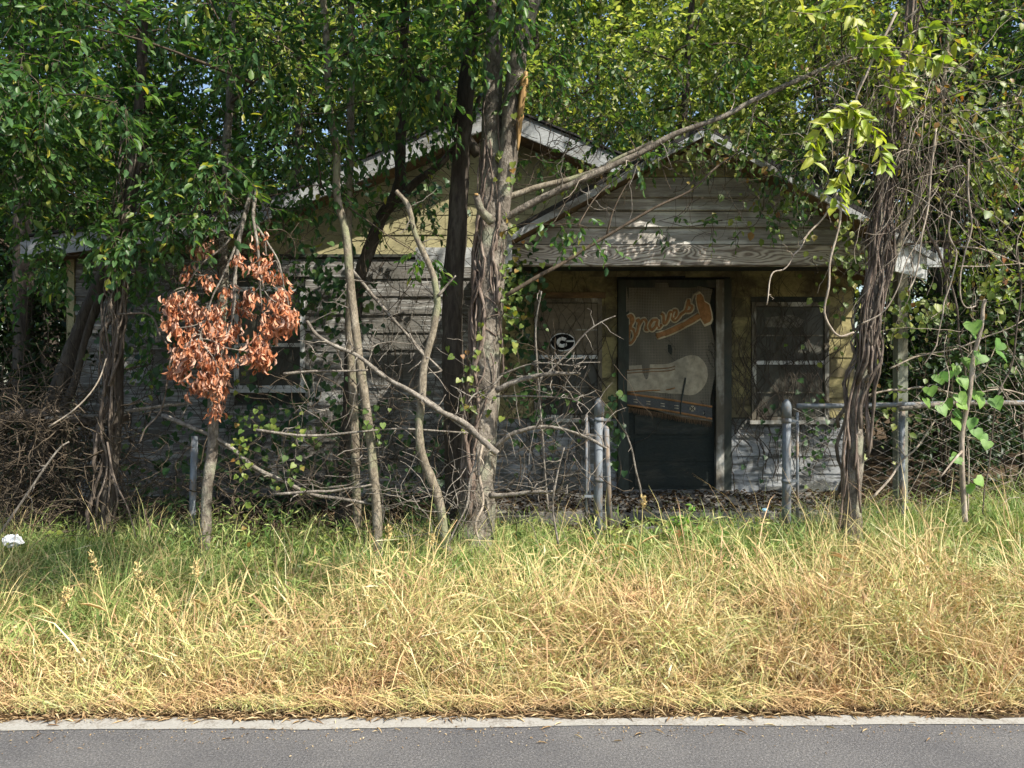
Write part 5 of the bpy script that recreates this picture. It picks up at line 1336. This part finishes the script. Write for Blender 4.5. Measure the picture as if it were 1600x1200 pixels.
blades(gr, x, d, hh, rng.uniform(.002, .007, n), rng.uniform(0, .7, n), rng.uniform(0, 1.0, n))
x, d = scatter(9000, 3.7, 6.2, keepg); n = len(x)
blades(gr, x, d, rng.uniform(.05, .16, n), rng.uniform(.003, .007, n), rng.uniform(.2, 1.4, n), rng.uniform(-.3, .6, n))
n = 12000; x, d = scatter(n, 4.2, 6.1, keepg); n = len(x)
leaves(gr, np.stack([x, d, gz(x, d) + .22 * rng.random(n) * (.5 + field(x, d))], -1), rdir(n) + [0, 0, .3], rdir(n), rng.uniform(.05, .11, n), rng.uniform(.004, .010, n), DIAM)
gr.obj("green_grass", G['green'], smooth=False, kind="stuff", label="green grass between the dry verge and the fence", cat="grass")
wm = MB(); n = 2600
x, d = scatter(n, 4.5, 6.0, lambda x, d: np.clip(.15 + .85 * (field(x * 1.7, d * 1.5) > .6), 0, 1) * np.where(x < .2, 1, .45)); n = len(x)
sc = rng.uniform(.4, 1.3, n)
leaves(wm, np.stack([x, d, gz(x, d) + rng.uniform(.03, .2, n)], -1), np.stack([rng.normal(0, 1, n), rng.normal(-.3, 1, n), rng.normal(.1, .3, n)], -1), np.array([0, -.4, 1.0]) + rng.normal(0, .4, (n, 3)), .055 * sc, .034 * sc, LANCE)
wm.obj("broadleaf_weeds", G['vine_leaf'], kind="stuff", label="low broadleaf weeds scattered through the green grass", cat="weeds")
gm = MB(); n = 700; x = rng.uniform(-3.6, 3.6, n); d = road_y(x) - .03 - np.abs(rng.normal(0, .10, n)); sc = rng.uniform(.002, .006, n)
leaves(gm, np.stack([x, d, np.full(n, .006)], -1), np.stack([rng.normal(0, 1, n), rng.normal(0, 1, n), np.zeros(n)], -1), np.array([0, 0, 1.0]) + rng.normal(0, .3, (n, 3)), sc * 2.2, sc * 1.5, CURL)
n = 60; x = rng.uniform(-3.6, 3.6, n); d = road_y(x) - np.abs(rng.normal(0, .12, n)); sc = rng.uniform(.3, 1, n)
leaves(gm, np.stack([x, d, np.full(n, .009)], -1), np.stack([rng.normal(0, 1, n), rng.normal(0, .4, n), np.zeros(n)], -1), np.array([0, 0, 1.0]) + rng.normal(0, .2, (n, 3)), .07 * sc, .007 * sc, LANCE)
gm.obj("road_grit", G['thatch'], kind="stuff", label="grit and straw bits blown onto the asphalt edge", cat="grit")
# litter along the asphalt edge and on the porch and yard
li = MB()
n = 5500; x = rng.uniform(-3.6, 3.6, n); d = road_y(x) + .075 + np.abs(rng.normal(0, .09, n)) * (.4 + 1.2 * field(x * 2.4, x * .7)) - .045 * rng.random(n)
pos = np.stack([x, d, gz(x, d) + .006 + rng.uniform(0, .01, n)], -1); sc = rng.uniform(.2, 1.3, n)
leaves(li, pos, np.stack([rng.normal(0, 1, n), rng.normal(0, .5, n), rng.normal(0, .2, n)], -1), np.array([0, 0, 1]) + rng.normal(0, .25, (n, 3)), .06 * sc, .008 * sc, DIAM)
li.obj("road_edge_litter", G['thatch'], kind="stuff", label="brown thatch and dead leaves along the road edge", cat="litter")
li = MB()
n = 8000; x = rng.uniform(-5, 5, n); d = rng.uniform(5.7, 7.78, n)
zz = np.where((x > -.36) & (x < 3.64) & (d > 6.5), .466, np.where((d > 6.18) & (d < 6.5) & (x > 1) & (x < 2.5), .402, gz(x, d)))
pos = np.stack([x, d, zz + .004 + rng.uniform(0, .02, n)], -1); sc = rng.uniform(.5, 1.2, n)
leaves(li, pos, np.stack([rng.normal(0, 1, n), rng.normal(0, 1, n), rng.normal(0, .2, n)], -1), np.array([0, 0, 1]) + rng.normal(0, .45, (n, 3)), .055 * sc, .024 * sc, CURL)
li.obj("yard_litter", G['litter'], kind="stuff", label="dead leaves covering the porch floor and yard", cat="litter")

# tall seed stalks standing over the grass
def stalk(label, px, py, bx, by, d, head=.09, bend=0.0, fat=1.0):
    tip = P(px, py, d); bs = P(bx, by, d); bs[2] = float(gz(bs[0], d))
    e = empty("grass_seed_stalk", bs, label, "grass stalk", "tall grass seed stalks on the verge")
    c = wob(catmull([bs, (bs + tip) / 2 + [bend * .3, 0, .02], tip], 7), .004)
    mb = MB(); limb(mb, c, .0042, .0022, 5, 0); mb.obj("stem", G['straw'], e)
    bl_ = MB()
    for j in range(3):
        bl_ = MB(); i = rng.integers(2, len(c) - 3); dv = np.array([rng.normal(0, 1), rng.normal(0, .5), .6])
        leaves(bl_, c[i][None], dv[None], np.array([[0, -.3, 1.0]]), np.array([.15]), np.array([.010]), LANCE)
        bl_.obj("blade", G['dry'], e)
    s = MB(); m = int(46 * fat); tg = norm(c[-1] - c[-3])
    t = rng.random(m); p = c[-1] - tg * head * .3 + (tg + np.array([bend, 0, -abs(bend)]) * .7) * (t * head)[:, None] + rng.normal(0, .006 * fat, (m, 3))
    leaves(s, p, tg + rng.normal(0, .6, (m, 3)) + [bend, 0, -.3], rng.normal(0, 1, (m, 3)), rng.uniform(.012, .03, m), .006 * fat, CURL)
    s.obj("seed_head", G['seed'], e)
stalk("tall tan seed stalk standing before the front door", 1004, 788, 985, 870, 4.9, .07, .1, 1.3)
stalk("single seed stalk with tufted head left of the large trunk", 607, 836, 604, 940, 4.5, .06, .05, 1.3)
stalk("seed stalk just right of the tufted one, below the sapling", 675, 848, 668, 940, 4.5, .06, .05)
stalk("seed stalk with upright head in the left grass", 152, 892, 200, 1060, 4.0, .15, -.05, 1.2)
stalk("seed stalk with arching plume left of centre", 300, 888, 250, 1010, 4.1, .17, .6, 1.4)
stalk("branching seed stalk between the two left plumes", 214, 900, 205, 1060, 3.95, .13, .3, 1.1)
stalk("dry stalk with curled orange leaf at the left edge", 104, 936, 118, 1060, 3.9, .12, -.3, 1.7)
stalk("drooping seed stalk at the right edge of the verge", 1535, 950, 1500, 1060, 4.0, .15, .4, 1.8)
stalk("leaning seed stalk above the right-hand grass", 1345, 862, 1390, 930, 4.5, .14, -.5, 1.8)
stalk("seed stalk below the left fence post", 243, 935, 262, 1040, 4.05, .12, .3, 1.6)

# green weed by the door, plastic bag, blue scrap
wd = Tree("green_weed", "bright green leafy weed growing in front of the porch step", P(1062, 850, 5.6), cat="weed")
for px, py in ((1052, 792), (1068, 800), (1082, 790), (1045, 812), (1075, 815), (1090, 822)):
    b = P(1062, 850, 5.6); e = P(px, py, 5.55); c = catmull([b, (b + e) / 2 + [.01, 0, .02], e], 5); limb(wd.tm, c, .005, .002, 5, 0)
    n = 9; i = rng.integers(3, len(c), n)
    leaves(wd.lm, c[i], rng.normal(0, 1, (n, 3)) + [0, -.3, .2], np.array([0, -.5, 1.0]) + rng.normal(0, .3, (n, 3)), rng.uniform(.035, .06, n), .03, LANCE)
wd.crown(G['heart'], 'straw')
def crumple(name, label, cat, px, py, d, s, mat):
    c = P(px, py, d); mb = MB(); nu, nv = 14, 9
    V = []
    for i in range(nv):
        ph = math.pi * i / (nv - 1)
        for j in range(nu):
            th = 2 * math.pi * j / nu; r = s * (1 + rng.normal(0, .16))
            V.append(c + np.array([r * 1.3 * math.sin(ph) * math.cos(th), r * math.sin(ph) * math.sin(th), r * .75 * math.cos(ph)]))
    idx = np.arange(nu * nv).reshape(nv, nu)
    q = np.stack([idx[:-1], np.roll(idx, -1, 1)[:-1], np.roll(idx, -1, 1)[1:], idx[1:]], -1).reshape(-1, 4)
    mb.add(np.array(V), q).obj(name, G[mat], smooth=False, base=c, label=label, cat=cat)
crumple("plastic_bag", "crumpled white plastic bag at the foot of the brush heap", "bag", 20, 845, 5.3, .052, 'bag')
crumple("plastic_scrap", "small pale blue scrap lying on the porch floor", "scrap", 1195, 797, 6.6, .022, 'blue_scrap')
